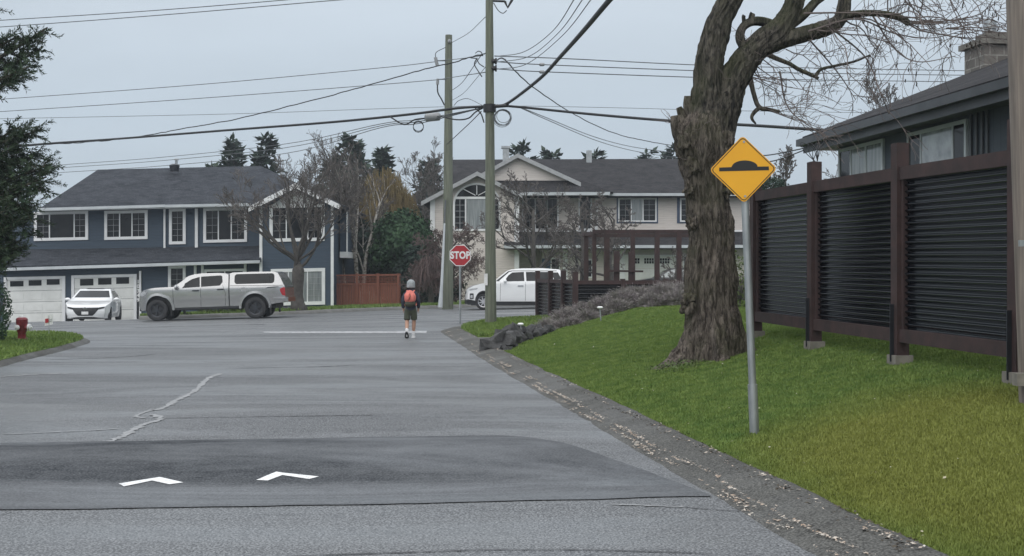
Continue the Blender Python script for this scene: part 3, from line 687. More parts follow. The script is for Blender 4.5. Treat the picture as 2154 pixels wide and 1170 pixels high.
# ---------------------------------------------------------------- wires
def wire(label, pts, r, mat='wire', name='overhead_wire', n=4, cat='wire', group='overhead wires strung between the poles', jit=0):
    rg = random.Random(int(pts[0][0]+pts[-1][1])); P_ = catmull([P(*q) for q in pts], 8)
    if jit: P_ = [p+Vector((0, 0, rg.uniform(-jit, jit))) for p in P_]
    o = MB().tube(P_, r, n).build(name, mat, sm='all'); o.data.transform(Matrix.Translation(-P_[0])); o.location = P_[0]
    return tag(o, label, cat, group)
YL = 40
wire('thin upper wire crossing the top left sky, the higher of the pair', [(-260, 60, YL), (0, 43, YL), (300, 24, 38), (590, 1, 36), (1028, -38, Y2)], .013)
wire('thin upper wire crossing the top left sky, the lower of the pair', [(-260, 73, YL), (0, 57, YL), (350, 31, 38), (690, 2, 35), (1029, -25, Y2)], .013)
wire('thin grey wire from the left edge to the upper insulator of the far pole', [(-260, 226, 60), (0, 209, 58), (420, 178, 55), (800, 143, 52), (917, 130, Y1-.4)], .015)
wire('short thin wire between the two poles just above the jumper loops', [(920, 128, Y1-.4), (965, 124, 45), (1015, 117, Y2)], .013)
wire('thin grey wire from the left edge to the lower bracket of the far pole', [(-260, 250, 60), (0, 235, 58), (420, 207, 55), (800, 178, 52), (920, 168, Y1-.4)], .015)
wire('short thin wire between the two poles at the lower bracket', [(920, 168, Y1-.4), (970, 160, 44), (1022, 152, Y2)], .013)
wire('faint wire running level behind both poles', [(-260, 256, 75), (0, 250, 75), (480, 240, 75), (800, 229, 75), (1040, 223, 75), (1300, 227, 75), (1600, 234, 75), (2500, 246, 75)], .014)
wire('thick black telephone cable sweeping left across the junction', [(-80, 318, 46), (90, 303, 44), (250, 292, 42), (480, 274, 38), (700, 257, 35.5), (860, 241, 33.5), (960, 228, 32.5), (1022, 224, Y2)], .036, 'cable', 'telephone_cable', 6)
wire('wavy twisted service wire looping above the black cable', [(-80, 318, 45), (90, 305, 44), (170, 300, 43), (240, 294, 42), (330, 281, 41), (400, 268, 40), (500, 250, 39), (640, 215, 37), (760, 184, 35.5), (870, 152, 34), (950, 132, 33), (1000, 118, 32.2), (1022, 112, Y2)], .016, 'cable', 'service_wire', 5, jit=.012)
for k, (ya, yb, lb) in enumerate(((346, 252, 'top'), (352, 256, 'middle'), (362, 260, 'bottom'))):
    wire('thin house service line above the blue house roof, %s of three' % lb, [(60, ya+8, 60), (130, ya+1, 59), (330, ya-14+k, 56), (600, ya-43+2*k, 47), (800, yb+9, 37), (880, yb, 34), (1020, 226, Y2)], .012)
wire('thick black cable rising steeply to the upper right', [(1045, 224, Y2-.2), (1070, 216, 31.5), (1135, 166, 26), (1180, 118, 22), (1230, 62, 18), (1284, -2, 15), (1380, -110, 12)], .036, 'cable', 'telephone_cable', 8)
for k, (a, b, lb) in enumerate((((1042, 119), [(1100, 110), (1160, 68), (1208, -2), (1262, -110)], 'leftmost'), ((1044, 131), [(1110, 120), (1172, 72), (1226, -2), (1292, -110)], 'middle'), ((1044, 146), [(1105, 136), (1180, 78), (1244, -2), (1318, -110)], 'rightmost'))):
    wire('thin wire curving up to the top of the sky, %s of three' % lb, [(*a, Y2-.1)]+[(q[0], q[1], d) for q, d in zip(b, (28, 22, 17, 13))], .009)
for k, (a, lb) in enumerate((([(1040, 118), (1200, 124), (1470, 137), (1700, 143), (2154, 151), (2500, 156)], 'top'), ([(1045, 130), (1140, 136), (1470, 149), (1700, 154), (2154, 160), (2500, 164)], 'middle'), ([(1045, 145), (1140, 151), (1470, 163), (1700, 168), (2154, 174), (2500, 178)], 'bottom'))):
    wire('long level power line heading right of the near pole, %s of three' % lb, [(q[0], q[1], d) for q, d in zip(a, (Y2, 33, 36, 39, 44, 48))], .013)
for y_, lb in ((136, 'upper'), (151.5, 'lower')):
    a = P(1134, y_, 33); b_ = P(1146, y_, 33); o = MB().tube([a, a.lerp(b_, .2), a.lerp(b_, .8), b_], [.02, .045, .045, .02], 8).build('wire_connector', 'porc', sm=True)
    tag(o, 'grey sleeve connector on the %s power line right of the poles' % lb, 'wire connector', 'sleeve connectors on the power lines')
wire('thick black cable from the near pole behind the big tree to the right house', [(1045, 222, Y2-.2), (1100, 226, 32), (1250, 241, 30), (1420, 255, 27.5), (1600, 265, 25.5), (1760, 276, 24.4)], .033, 'cable', 'telephone_cable', 6)
wire('twisted drop wire sagging to the taupe house', [(1045, 126, Y2), (1060, 124, 33), (1082, 148, 36), (1100, 165, 38), (1130, 190, 42), (1200, 236, 50), (1280, 276, 56), (1350, 295, 60), (1415, 306, 64)], .02, 'cable', 'service_wire', 5, jit=.012)
wire('thin pale line sagging to the taupe house, upper of the two', [(1090, 224, 33), (1150, 248, 40), (1250, 288, 50), (1330, 309, 58), (1420, 322, 64)], .014)
wire('thin pale line sagging to the taupe house, lower of the two', [(1095, 227, 33), (1155, 254, 40), (1255, 296, 50), (1335, 318, 58), (1420, 332, 64)], .014)
wire('dark stay wire slanting between the two poles', [(940, 304, Y1-.4), (985, 262, 42), (1012, 235, Y2)], .02, 'cable')
wire('thin tie wire rising to the near pole', [(948, 192, Y1-.4), (972, 174, 44), (1004, 128, 35), (1012, 117, Y2)], .013, 'cable')
wire('thin tie wire drooping between the poles', [(950, 212, Y1-.4), (975, 196, 44), (1000, 168, 37), (1022, 140, Y2)], .01)
wire('thin wire from far pole top to the near pole', [(950, 90, Y1-.1), (985, 70, 44), (1021, 36, Y2)], .012)
wire('service line arriving at the right house eave, upper of the two', [(1560, 330, 27), (1620, 326, 26), (1692, 312, 24.4)], .012, 'cable')
wire('service line arriving at the right house eave, lower of the two', [(1570, 345, 27), (1630, 338, 26), (1692, 316, 24.4)], .012, 'cable')
o = thing('splice_box', 'grey cylindrical cable splice box hanging left of the far pole', 'splice box', P(910, 247, 33.4))
MB().tube([P(893, 248, 33.4), P(896, 248, 33.4), P(924, 245, 33.4), P(927, 245, 33.4)], [.06, .115, .115, .06], 10).build('casing', 'porc', o, world=True, sm=True)
mb = MB()
mb.tube(catmull([P(927, 245, 33.4), P(960, 252, 33), (P(985, 249, 32.7)), P(1000, 236, 32.4), P(1018, 226, Y2)], 6), .02, 5)
mb.tube(catmull([P(893, 249, 33.4), P(872, 252, 33.5), P(850, 262, 33.6), P(820, 246, 33.8)], 6), .02, 5)
for k in range(3): mb.tube([P(880+11*math.cos(a/12*6.283), 265+11*math.sin(a/12*6.283)+k*1.5, 33.3) for a in range(13)], .007, 4, cap=False)
mb.build('cable_tail', 'cable', o, world=True)
o = tag(MB().tube(catmull([P(1000, 112, 32.2), P(1006, 108, 32), P(1012, 110, 32), P(1016, 118, 32)], 5), .012, 4).tube(catmull([P(1004, 122, 32.1), P(998, 135, 32.1), P(1006, 150, 32), P(1014, 162, 32)], 5), .015, 4).tube(catmull([P(990, 122, 32.3), P(1002, 124, 32.2), P(1008, 134, 32.1), P(1018, 141, 32)], 5), .013, 4).tube(catmull([P(1000, 228, 32.2), P(1012, 240, 32.1), P(1018, 258, Y2)], 5), .018, 4).tube(catmull([P(955, 222, 33), (P(965, 212, 33)), P(985, 208, 32.6), P(1015, 222, 32)], 6), .008, 4).build('jumper_loops', 'cable'), 'tangle of jumper loops left of the near pole', 'wire')

# ---------------------------------------------------------------- rock edging, lavender, garden lights
rng = random.Random(4)
rocks = [(1041, 728, 23.7, .26), (1054, 716, 24.0, .24), (1066, 722, 23.8, .22), (1075, 706, 24.4, .24), (1084, 714, 24.2, .17), (1096, 700, 24.7, .22), (1108, 704, 24.6, .18), (1118, 694, 25, .2), (1132, 698, 24.9, .17), (1140, 690, 25.3, .19), (1156, 690, 25.3, .15), (1048, 740, 23.5, .17), (1062, 736, 23.5, .14)]
for i, (a, b_, Y, r_) in enumerate(rocks):
    c_ = P(a, b_+2, Y); c_.z = min(c_.z, bed_h(c_.x, c_.y)+r_*.55)
    o = MB().ico((0, 0, 0), r_, 2, 1.1, i, (1.0, .85, .95)).build('edging_rock', 'rock'); o.location = c_; o.rotation_euler.z = i*1.3
    row = ['lowest corner', 'second from the kerb', 'third from the kerb', 'fourth from the kerb', 'fifth from the kerb', 'sixth from the kerb', 'seventh from the kerb', 'eighth from the kerb', 'ninth from the kerb', 'tenth from the kerb', 'eleventh from the kerb', 'small foot', 'small wedge', 'far small', 'farther small', 'farthest small'][i]
    tag(o, 'dark rough %s rock edging the bed beside the lawn tip' % row, 'rock', 'rocks edging the planting bed')
def lav(seed):
    rg = random.Random(seed); mb = MB()
    for i in range(2400):
        th = rg.random()*6.283; ph = math.acos(rg.random()**.75); d = Vector((math.sin(ph)*math.cos(th), math.sin(ph)*math.sin(th), math.cos(ph)*.9))
        k = .62+.4*rg.random()+.16*mnoise.noise(d*2.5+Vector((seed, 0, 0))); a = d*k*.32+Vector((0, 0, .03)); b_ = d*k+Vector((0, 0, .02+.16*rg.random())); b_ += Vector((rg.gauss(0, .11), rg.gauss(0, .11), rg.gauss(0, .05)))
        s_ = Vector((rg.gauss(0, 1), rg.gauss(0, 1), rg.gauss(0, .4))).normalized()*.0065
        m_ = a.lerp(b_, .6); mb.quad(a-s_*.5, a+s_*.5, m_+s_*1.6, b_, m_-s_*1.6)
        for q in range(2):
            c_ = a.lerp(b_, .3+.65*rg.random()); e = Vector((rg.gauss(0, .06), rg.gauss(0, .06), .05*rg.random())); s2 = Vector((rg.gauss(0, 1), rg.gauss(0, 1), rg.gauss(0, .4))).normalized()*.014
            mb.quad(c_, c_+e*.5+s2, c_+e*1.4, c_+e*.5-s2)
    core = MB().ico((0, 0, .05), .62, 2, .4, seed, (1, 1, .8)); mb.add(core.v, core.f)
    return mb
protos = []
for k in range(3):
    t = thing('lavender_shrub', '', 'shrub'); lav(k+1).build('foliage', 'lavender', t); protos.append(t)
spots = [(1122, 26.2, 4.0, .36), (1152, 26.6, 0, .44), (1190, 27.0, 0, .46), (1230, 27.2, 0, .45), (1270, 27.4, 0, .5), (1310, 27.8, 0, .53), (1350, 28.2, 0, .56), (1392, 28.3, 0, .6), (1432, 28.0, 0, .58), (1138, 25.8, 0, .32), (1178, 26.0, 0, .33), (1236, 26.3, 0, .33), (1300, 26.8, 0, .4), (1370, 27.2, 0, .42), (1425, 27.2, 0, .45), (1475, 28.0, 0, .58), (1520, 27.8, 0, .55), (1560, 27.6, 0, .5), (1330, 29.6, 0, .5), (1410, 29.8, 0, .55), (1112, 25.3, 0, .24), (1160, 25.6, 0, .28), (1205, 25.9, 0, .28)]
names = ['leftmost, low over the rocks', 'second from the left in the back row', 'third in the back row, left of the garden light', 'fourth in the back row, before the low fence corner', 'fifth in the back row, just right of the garden light', 'sixth in the back row', 'seventh in the back row', 'tall one left of the big tree trunk', 'tall one touching the big tree trunk', 'small one at the rocks', 'small one in front, second from the rocks', 'small one behind the right garden light', 'small one in front of the middle', 'small one in front near the tree', 'small one against the trunk base', 'first behind the trunk', 'second behind the trunk', 'rightmost, between trunk and sign post', 'rear one below the pergola', 'rear one below the dark car', 'tiny one among the edging rocks', 'low one just right of the edging rocks', 'low one between the rocks and the right garden light']
for i, ((a, Y, _, r_), nm) in enumerate(zip(spots, names)):
    x = X(a, Y); z = bed_h(x, Y); o = protos[i] if i < 3 else copy_tree(protos[i%3], (0, 0, 0))
    o.location = (x, Y, z-.05); o.rotation_euler = (0, 0, i*1.1); o.scale = (r_*1.05, r_*.9, r_*.95)
    o['label'] = 'grey-brown lavender shrub, %s' % nm; o['category'] = 'shrub'; o['group'] = 'lavender shrubs along the bed'
for (a, b0, b1, Y, wh) in ((1095, 681, 706, 24.5, 'by the rocks at the lawn tip'), (1262, 646, 671, 25.4, 'in front of the lavender')):
    q = P(a+3, b1, Y); t = thing('garden_light', 'small solar garden light with white cap %s' % wh, 'garden light', q, group='solar garden lights')
    MB().tube([q+Vector((0, 0, -.15)), P(a, b0+3, Y)], .014, 6).build('stake', 'galv', t, world=True)
    c_ = P(a, b0+1, Y); MB().tube([c_+Vector((0, 0, -.02)), c_+Vector((0, 0, 0)), c_+Vector((0, 0, .025))], [.05, .065, .04], 10).build('cap', 'signwhite', t, world=True)

# ---------------------------------------------------------------- low fence and pergola behind the lavender
lf = thing('low_fence', 'low dark corrugated fence with brown posts behind the lavender', 'fence', (X(1210, 31), 31, 0))
pA = [(1210, 31.0), (1185, 32.6), (1158, 34.6), (1131, 37.0)]
def lowpost(px, Y, top, w_=.15):
    x = X(px, Y); MB().box((x, Y, (top+.2)/2), (w_, w_, top-.2), rz=YAW).build('post', 'stain', lf, world=True)
for (a, Y) in pA: lowpost(a, Y, Zp(572, Y) if a > 1200 else Zp(570, Y), .13)
def lowbay(a, b_, ztop):
    a, b_ = Vector(a), Vector(b_); t = (b_-a).normalized(); mb = MB(); beam(mb, a+Vector((0, 0, ztop)), b_+Vector((0, 0, ztop)), .08, .1); mb.build('rail', 'stain', lf, world=True)
    mb = MB(); vs = []; n = 10*8; nn = Vector((-t.y, t.x, 0))
    for k in range(n+1):
        u = k/n; d = nn*.03*math.cos(u*10*6.2832)
        for q in (a, b_): vs.append((q.x+d.x, q.y+d.y, .35+(ztop-.4)*u))
    mb.add(vs, [(2*k, 2*k+1, 2*k+3, 2*k+2) for k in range(n)]); mb.build('corrugated_panel', 'corrug', lf, world=True, sm='all')
for i in range(3):
    (a, Ya), (b_, Yb) = pA[i], pA[i+1]; lowbay((X(a, Ya), Ya, 0), (X(b_, Yb), Yb, 0), 1.35)
cr = [(1210, 31.0), (1310, 31.0), (1400, 31.2), (1490, 31.4), (1575, 31.6)]
for i in range(4):
    (a, Ya), (b_, Yb) = cr[i], cr[i+1]; lowbay((X(a, Ya), Ya, 0), (X(b_, Yb), Yb, 0), 1.33)
    if i: lowpost(a, Ya, 1.42, .11)
pg = thing('pergola', 'open brown timber pergola frame behind the low fence', 'pergola', (X(1330, 33), 33, .6))
for (a, t0, b0, Y, w_) in ((1233, 493, 595, 35.5, .13), (1250, 489, 595, 33.6, .11), (1276, 492, 595, 36, .16), (1331, 487, 592, 33, .12), (1382, 487, 590, 33, .13), (1428, 487, 590, 33, .13), (1500, 487, 590, 33, .13)):
    z0 = .3; zt = Zp(t0, Y); MB().box((X(a, Y), Y, (z0+zt)/2), (w_, w_, zt-z0)).build('post', 'stain', pg, world=True)
for (a, t0, Y) in ((1297, 528, 32.4), (1328, 530, 32.4)):
    zt = Zp(t0, Y); MB().box((X(a, Y), Y, (.4+zt)/2), (.15, .13, zt-.4)).build('short_post', 'stain', pg, world=True)
mb = MB(); beam(mb, P(1246, 487.5, 33), P(1520, 487.5, 33), .06, .1); mb.build('beam', 'stain', pg, world=True)
mb = MB(); beam(mb, P(1226, 494, 36), P(1262, 489, 33), .06, .09); mb.build('beam', 'stain', pg, world=True)
mb = MB(); beam(mb, P(1226, 496, 36), P(1500, 496, 36), .06, .09); mb.build('beam', 'stain', pg, world=True)
mb = MB(); beam(mb, P(1280, 570, 32.3), P(1353, 571, 32.3), .04, .05); mb.build('cross_rail', 'stain', pg, world=True)
# ---------------------------------------------------------------- facade helper
class Fac:
    """builds on a wall plane facing the street at depth Y; k = slope of level lines (the plot falls to the left)"""
    def __init__(s, root, Y, k=0): s.r = root; s.Y = Y; s.k = k
    def pt(s, px, py, dy=0, xc=None): return Vector((X(px, s.Y), s.Y+dy, Zp(py, s.Y)))
    def poly(s, mb, pts, front, back):
        """pts in pixels; from depth offset front (towards street, negative) to back"""
        xc = sum(p[0] for p in pts)/len(pts); q = [(p[0], p[1]-s.k*(p[0]-xc)) for p in pts]
        return s.raw(mb, q, front, back)
    def raw(s, mb, q, front, back):
        n = len(q); vs = [s.pt(a, b, d) for d in (front, back) for a, b in q]
        return mb.add(vs, [tuple(range(n)), tuple(range(2*n-1, n-1, -1))]+[(i, n+i, n+(i+1)%n, (i+1)%n) for i in range(n)])
    def rect(s, mb, x0, y0, x1, y1, front, back): return s.poly(mb, [(x0, y0), (x1, y0), (x1, y1), (x0, y1)], front, back)
    def part(s, name, mat, x0, y0, x1, y1, front, back, parent=None, label=None):
        o = s.rect(MB(), x0, y0, x1, y1, front, back).build(name, mat, s.r, world=True, label=label)
        if parent is not None: o.parent = parent
        return o
    def window(s, x0, y0, x1, y1, tr=5, cols=(), grids=(), glass='glass', trim='white', sill=0, panemats=None, bar=1.1, dy=0):
        """outer trim rect; cols: fractions of mullions; grids: (col index, nx, ny)"""
        sl = lambda x: -s.k*(x-(x0+x1)/2)
        def R_(mb, a, b, c, d, f, bk):
            return s.raw(mb, [(a, b+sl(a)), (c, b+sl(c)), (c, d+sl(c)), (a, d+sl(a))], f+dy, bk+dy)
        mb = MB()
        R_(mb, x0, y0, x1, y0+tr, -.06, .0); R_(mb, x0, y1-tr, x1, y1, -.06, .0); R_(mb, x0, y0+tr, x0+tr, y1-tr, -.055, 0); R_(mb, x1-tr, y0+tr, x1, y1-tr, -.055, 0)
        if sill: R_(mb, x0-1, y1-1.5, x1+1, y1+sill, -.1, -.062)
        a, c = x0+tr, x1-tr; W = c-a; xs = [a]+[a+W*f for f in cols]+[c]
        for q in xs[1:-1]: R_(mb, q-1.1, y0+tr, q+1.1, y1-tr, -.045, -.012)
        w_ = mb.build('window', trim, s.r, world=True)
        for i in range(len(xs)-1):
            pm = (panemats or {}).get(i, glass)
            o = R_(MB(), xs[i]+(1.1 if i else 0), y0+tr, xs[i+1]-(1.1 if i < len(xs)-2 else 0), y1-tr, -.015, -.005).build('pane', pm, s.r, world=True); o.parent = w_
        gm = MB(); any_ = False
        for (ci, nx, ny) in grids:
            g0, g1 = xs[ci]+1, xs[ci+1]-1; any_ = True
            for k in range(1, nx): q = g0+(g1-g0)*k/nx; R_(gm, q-bar/4, y0+tr, q+bar/4, y1-tr, -.03, -.017)
            for k in range(1, ny): q = y0+tr+(y1-y0-2*tr)*k/ny; R_(gm, g0, q-bar/4, g1, q+bar/4, -.029, -.018)
        if any_: gm.build('muntins', 'greybarge', s.r, world=True).parent = w_
        return w_
# ---------------------------------------------------------------- blue house
KB = .022
bh = thing('blue_house', 'two-storey dark blue sided house with white trim and two garage doors', 'house', (X(300, 57), 57, G(X(300, 57), 57)))
U = Fac(bh, 58.5, KB); L_ = Fac(bh, 57.0, KB); W_ = Fac(bh, 56.6, KB)
B_ = 11
mb = MB(); U.raw(mb, [(-60, 441), (552, 428), (552, 620), (-60, 620)], 0, B_); mb.build('upper_wall', 'bluesiding', bh, world=True)
mb = MB(); L_.raw(mb, [(-60, 566), (552, 550), (552, 690), (-60, 700)], 0, 1.4); mb.build('lower_wall', 'bluesiding', bh, world=True)
mb = MB(); W_.raw(mb, [(550, 432), (622, 386), (699, 430), (699, 672), (550, 676)], 0, 12.4); mb.build('gable_wing_wall', 'bluesiding', bh, world=True)
# foundation skirts
for f, a, b, y in ((W_, 549, 700, 652), (L_, 296, 552, 660)):
    f.part('foundation', 'white', a, y-3, b, y+30, -.08, -.002)
# main roof: eave in front, hip on both sides
def RP(px, py, Y): return P(px, py, Y)
eF = 57.7; eB = 70.3; rY = 64
A0, A1 = RP(82, 439, eF), RP(566, 428.5, eF); Rg0, Rg1 = RP(206, 357, rY), RP(548, 349, rY)
Bk0, Bk1 = Vector((A0.x, eB, A0.z)), Vector((A1.x+3.2, eB, A1.z)); A2 = Vector((A1.x+3.2, eF+.6, A1.z)); 
mb = MB(); mb.slab([A0, A1, Rg1, Rg0], .16); mb.slab([Bk0, A0, Rg0], .16); mb.slab([A1, A2, Rg1], .16); mb.slab([A2, Bk1, Rg1], .16); mb.slab([Bk1, Bk0, Rg0, Rg1], .16)
rf = mb.build('roof', 'roof_blue', bh, world=True)
# gutter + soffit
for (a, ya, b, yb) in ((80, 441, 347, 433.5), (347, 434, 527, 430.5)):
    mb = MB(); beam(mb, RP(a, ya, eF-.07), RP(b, yb, eF-.07), .12, .13); mb.build('gutter', 'gutter', bh, world=True)
mb = MB(); mb.slab([RP(82, 443.5, eF), RP(560, 433, eF), RP(560, 433, 58.6), RP(82, 443.5, 58.6)], .03); mb.build('soffit', 'white', bh, world=True)
# vents on ridge
mb = MB(); q = RP(367, 350, 62.6); mb.tube([q+Vector((0, 0, -.25)), q+Vector((0, 0, .05)), q+Vector((0, 0, .12))], [.22, .27, .12], 12); mb.build('roof_vent', 'rimdark', bh, world=True, sm=True)
mb = MB(); q = RP(371, 342, 64.5); mb.tube([q+Vector((0, 0, -.5)), q+Vector((0, 0, .1))], .07, 8); mb.tube([q+Vector((0, 0, .12)), q+Vector((0, 0, .2))], [.14, .1], 8); mb.build('roof_flue', 'galv', bh, world=True, sm=True)
# skirt roof over the garages
S0, S1 = RP(2, 561, 56.3), RP(549, 545, 56.3); T0, T1 = RP(60, 525, 58.5), RP(549, 517, 58.5)
mb = MB(); mb.slab([S0, S1, T1, T0], .14); mb.slab([Vector((S0.x, 58.5, S0.z)), S0, T0], .14); mb.build('garage_roof', 'roof_blue', bh, world=True)
mb = MB(); beam(mb, RP(4, 567, 56.24), RP(547, 550.5, 56.24), .12, .13); mb.build('gutter', 'gutter', bh, world=True)
mb = MB(); mb.slab([RP(4, 569, 56.3), RP(547, 553, 56.3), RP(547, 553, 57.0), RP(4, 569, 57.0)], .03); mb.build('soffit', 'white', bh, world=True)
# trim band between storeys
U.part('trim_board', 'white', 60, 521, 545, 523, -.03, -.002) if False else None
# gable wing roof
ap = RP(622, 384, 55.9); el, er = RP(523, 434, 55.9), RP(716, 430, 55.9); th = .16
def back(p, Y): return Vector((p.x, Y, p.z))
mb = MB(); mb.slab([el, ap, back(ap, 66), back(el, 66)], .14, Vector((-.45, 0, .9)).normalized()); mb.slab([ap, er, back(er, 66), back(ap, 66)], .14, Vector((.45, 0, .9)).normalized()); mb.build('gable_roof', 'roof_blue', bh, world=True)
mb = MB()
for a, b in ((el, ap), (ap, er)):
    d = Vector((0, -.05, -.02)); n = len(mb.v); u = Vector((0, 0, -.24)); mb.add([a+d, b+d, b+d+u, a+d+u, a+Vector((0, -.005, -.02)), b+Vector((0, -.005, -.02)), b+Vector((0, -.005, -.26)), a+Vector((0, -.005, -.26))], [(0, 1, 2, 3), (4, 7, 6, 5), (0, 4, 5, 1), (3, 2, 6, 7), (0, 3, 7, 4), (1, 5, 6, 2)])
mb.build('bargeboard', 'white', bh, world=True)
mb = MB(); W_.raw(mb, [(572, 432), (622, 398), (676, 432)], -.04, -.002); mb.build('gable_panel', 'white', bh, world=True)
for x0, x1, y0, y1 in ((546, 552, 434, 668), (696, 702, 432, 662)): W_.part('corner_trim', 'white', x0, y0, x1, y1, -.05, -.002)
for x0, x1, y0, y1, f in ((345, 349, 437, 527, U), (411, 417, 435, 537, U), (294, 298, 570, 668, L_), (409, 414, 556, 650, L_), (424, 429, 556, 650, L_), (514, 519, 555, 650, L_)): f.part('downspout', 'white', x0, y0, x1, y1, -.1, -.02)
# bay box on the right side
mb = MB(); W_.raw(mb, [(702.5, 440), (718, 440), (718, 528), (702.5, 528)], 2, 4.6); mb.build('side_bay', 'bluesiding', bh, world=True)
mb = MB(); W_.raw(mb, [(702.5, 528), (720, 528), (720, 541), (702.5, 541)], 1.9, 4.7); W_.raw(mb, [(716.5, 436), (719.5, 436), (719.5, 528), (716.5, 528)], 1.93, 1.99); mb.build('side_bay_trim', 'white', bh, world=True)
mb = MB(); W_.raw(mb, [(700, 440), (720, 440), (720, 436), (700, 424)], 1.8, 4.8); mb.build('side_bay_roof', 'roof_blue', bh, world=True)
# windows
U.window(72, 445, 186, 506, 6, (.26, .77), ((0, 2, 4), (2, 2, 4)), sill=0)
U.window(220, 443, 311, 504, 6, (.33, .66), ((0, 2, 4), (2, 2, 4)), sill=0)
U.window(356, 439, 391, 514, 6, (), ((0, 2, 5),))
U.window(428, 437, 520, 510, 6, (.32, .66), ((0, 2, 4), (2, 2, 4)))
W_.window(567, 430, 683, 508, 7, (.28, .72), ((0, 2, 4), (2, 2, 4)))
W_.window(570, 565, 684, 642, 7, (.3, .7), ((2, 2, 5), (0, 2, 5)), glass='curtain')
L_.window(354, 559, 391, 618, 6, (), ((0, 2, 4),))
L_.window(430, 566, 516, 640, 5, (.5,), (), glass='glass')
# garage doors
def garage(f, x0, y0, x1, y1, tr, wins, name='garage_door'):
    sl = lambda x: -f.k*(x-(x0+x1)/2)
    def R_(mb, a, b, c, d, fr, bk): return f.raw(mb, [(a, b+sl(a)), (c, b+sl(c)), (c, d+sl(c)), (a, d+sl(a))], fr, bk)
    mb = MB(); R_(mb, x0-tr, y0-tr, x1+tr, y0, -.07, -.002); R_(mb, x0-tr, y0, x0, y1, -.068, -.002); R_(mb, x1, y0, x1+tr, y1, -.068, -.002)
    mb.build('garage_trim', 'white', f.r, world=True)
    d = MB(); H = y1-y0; rows = 4
    for k in range(rows): R_(d, x0+.3, y0+H*k/rows+.35, x1-.3, y0+H*(k+1)/rows-.35, -.03, -.003)
    W = x1-x0
    for k in range(rows):      # raised panels
        for c in range(3 if k else 0):
            a = x0+W*(c+.1)/3; b = x0+W*(c+.9)/3; R_(d, a, y0+H*(k+.22)/rows, b, y0+H*(k+.78)/rows, -.045, -.029)
    dd = d.build(name, 'garage', f.r, world=True)
    for (a, b, c, e, g) in wins:
        R_(MB(), a, b, c, e, -.045, -.031).build('pane', 'glass', f.r, world=True).parent = dd
    return dd
garage(L_, 15, 588, 132, 679+3, 6, [(22, 590.5, 50, 602, 0), (61, 589.5, 88, 601, 0), (99, 588.5, 126, 600, 0)])
garage(L_, 157, 584, 282, 673+2, 6, [(169, 586, 197, 600, 0), (207, 585, 235, 599, 0), (245, 584, 272, 598, 0)])
# house number on the dark column board between garage door and downspout
cb = L_.part('number_board', 'cardark', 289.2, 574, 293.6, 672, -.035, -.003) 
for i, ch in enumerate('10349'):
    p_ = L_.pt(291.2, 593+i*9.6, -.05); text(ch, .23, 'signwhite', cb, p_, name='house_number', bold=.008)
# ---------------------------------------------------------------- far taupe house
KG = 0
gh = thing('taupe_house', 'two-storey taupe sided house with arched window and dark roofs', 'house', (X(1200, 65), 65, G(X(1200, 65), 65)))
Q = Fac(gh, 65, 0); QL = Fac(gh, 64.0, 0); QW = Fac(gh, 63.4, 0)
mb = MB(); Q.raw(mb, [(930, 407), (1580, 409), (1580, 620), (930, 620)], 0, 12); mb.build('upper_wall', 'greysiding', gh, world=True)
mb = MB(); QL.raw(mb, [(1140, 520), (1580, 520), (1580, 650), (1140, 650)], 0, .95); mb.build('lower_wall', 'greysiding', gh, world=True)
mb = MB(); QW.raw(mb, [(906, 418), (1002, 372), (1092, 412), (1092, 650), (906, 650)], 0, 8); mb.build('left_wing_wall', 'greysiding', gh, world=True)
e0, e1 = RP(938, 411, 64.3), RP(1600, 409, 64.3); r0, r1 = RP(946, 336, 70.5), RP(1600, 333.5, 70.5)
mb = MB(); mb.slab([e0, e1, r1, r0], .18); mb.slab([r0, r1, Vector((e1.x, 77, e1.z)), Vector((e0.x, 77, e0.z))], .18); mb.build('roof', 'roof_grey', gh, world=True)
mb = MB(); beam(mb, RP(1280, 409.5, 64.22), RP(1590, 409.5, 64.22), .12, .14); mb.build('gutter', 'gutter', gh, world=True)
# mid gable (over the centre windows)
ga = RP(1089, 323, 63.8); gl, gr = RP(1000, 372, 63.8), RP(1222, 384, 63.8)
mb = MB(); mb.slab([gl, ga, back(ga, 72), back(gl, 72)], .12, Vector((-.5, 0, .85)).normalized()); mb.slab([ga, gr, back(gr, 72), back(ga, 72)], .12, Vector((.4, 0, .9)).normalized()); mb.build('gable_roof', 'roof_grey', gh, world=True)
mb = MB(); Qm = Fac(gh, 64.1, 0); Qm.raw(mb, [(1010, 372), (1089, 329), (1206, 380), (1010, 380)], 0, 3); mb.build('gable_face', 'greysiding', gh, world=True)
def barge(a, b, h=.22):
    mb = MB(); d = Vector((0, -.06, 0)); u = Vector((0, 0, -h)); e_ = Vector((0, -.008, 0)); mb.add([a+d, b+d, b+d+u, a+d+u, a+e_, b+e_, b+e_+u, a+e_+u], [(0, 1, 2, 3), (4, 7, 6, 5), (0, 4, 5, 1), (3, 2, 6, 7), (0, 3, 7, 4), (1, 5, 6, 2)]); return mb.build('bargeboard', 'greybarge', gh, world=True)
barge(gl, ga); barge(ga, gr)
# skirt roof below the mid gable
s0, s1, t1, t0 = RP(1075, 405, 63.3), RP(1290, 404, 63.3), RP(1222, 379, 64.2), RP(1040, 379, 64.2)
mb = MB(); mb.slab([s0, s1, t1, t0], .12); mb.slab([s1, RP(1290, 404, 64.9), t1], .12); mb.build('skirt_roof', 'roof_grey', gh, world=True)
mb = MB(); beam(mb, RP(1095, 408, 63.2), RP(1283, 407.5, 63.2), .12, .16); mb.build('gutter', 'gutter', gh, world=True)
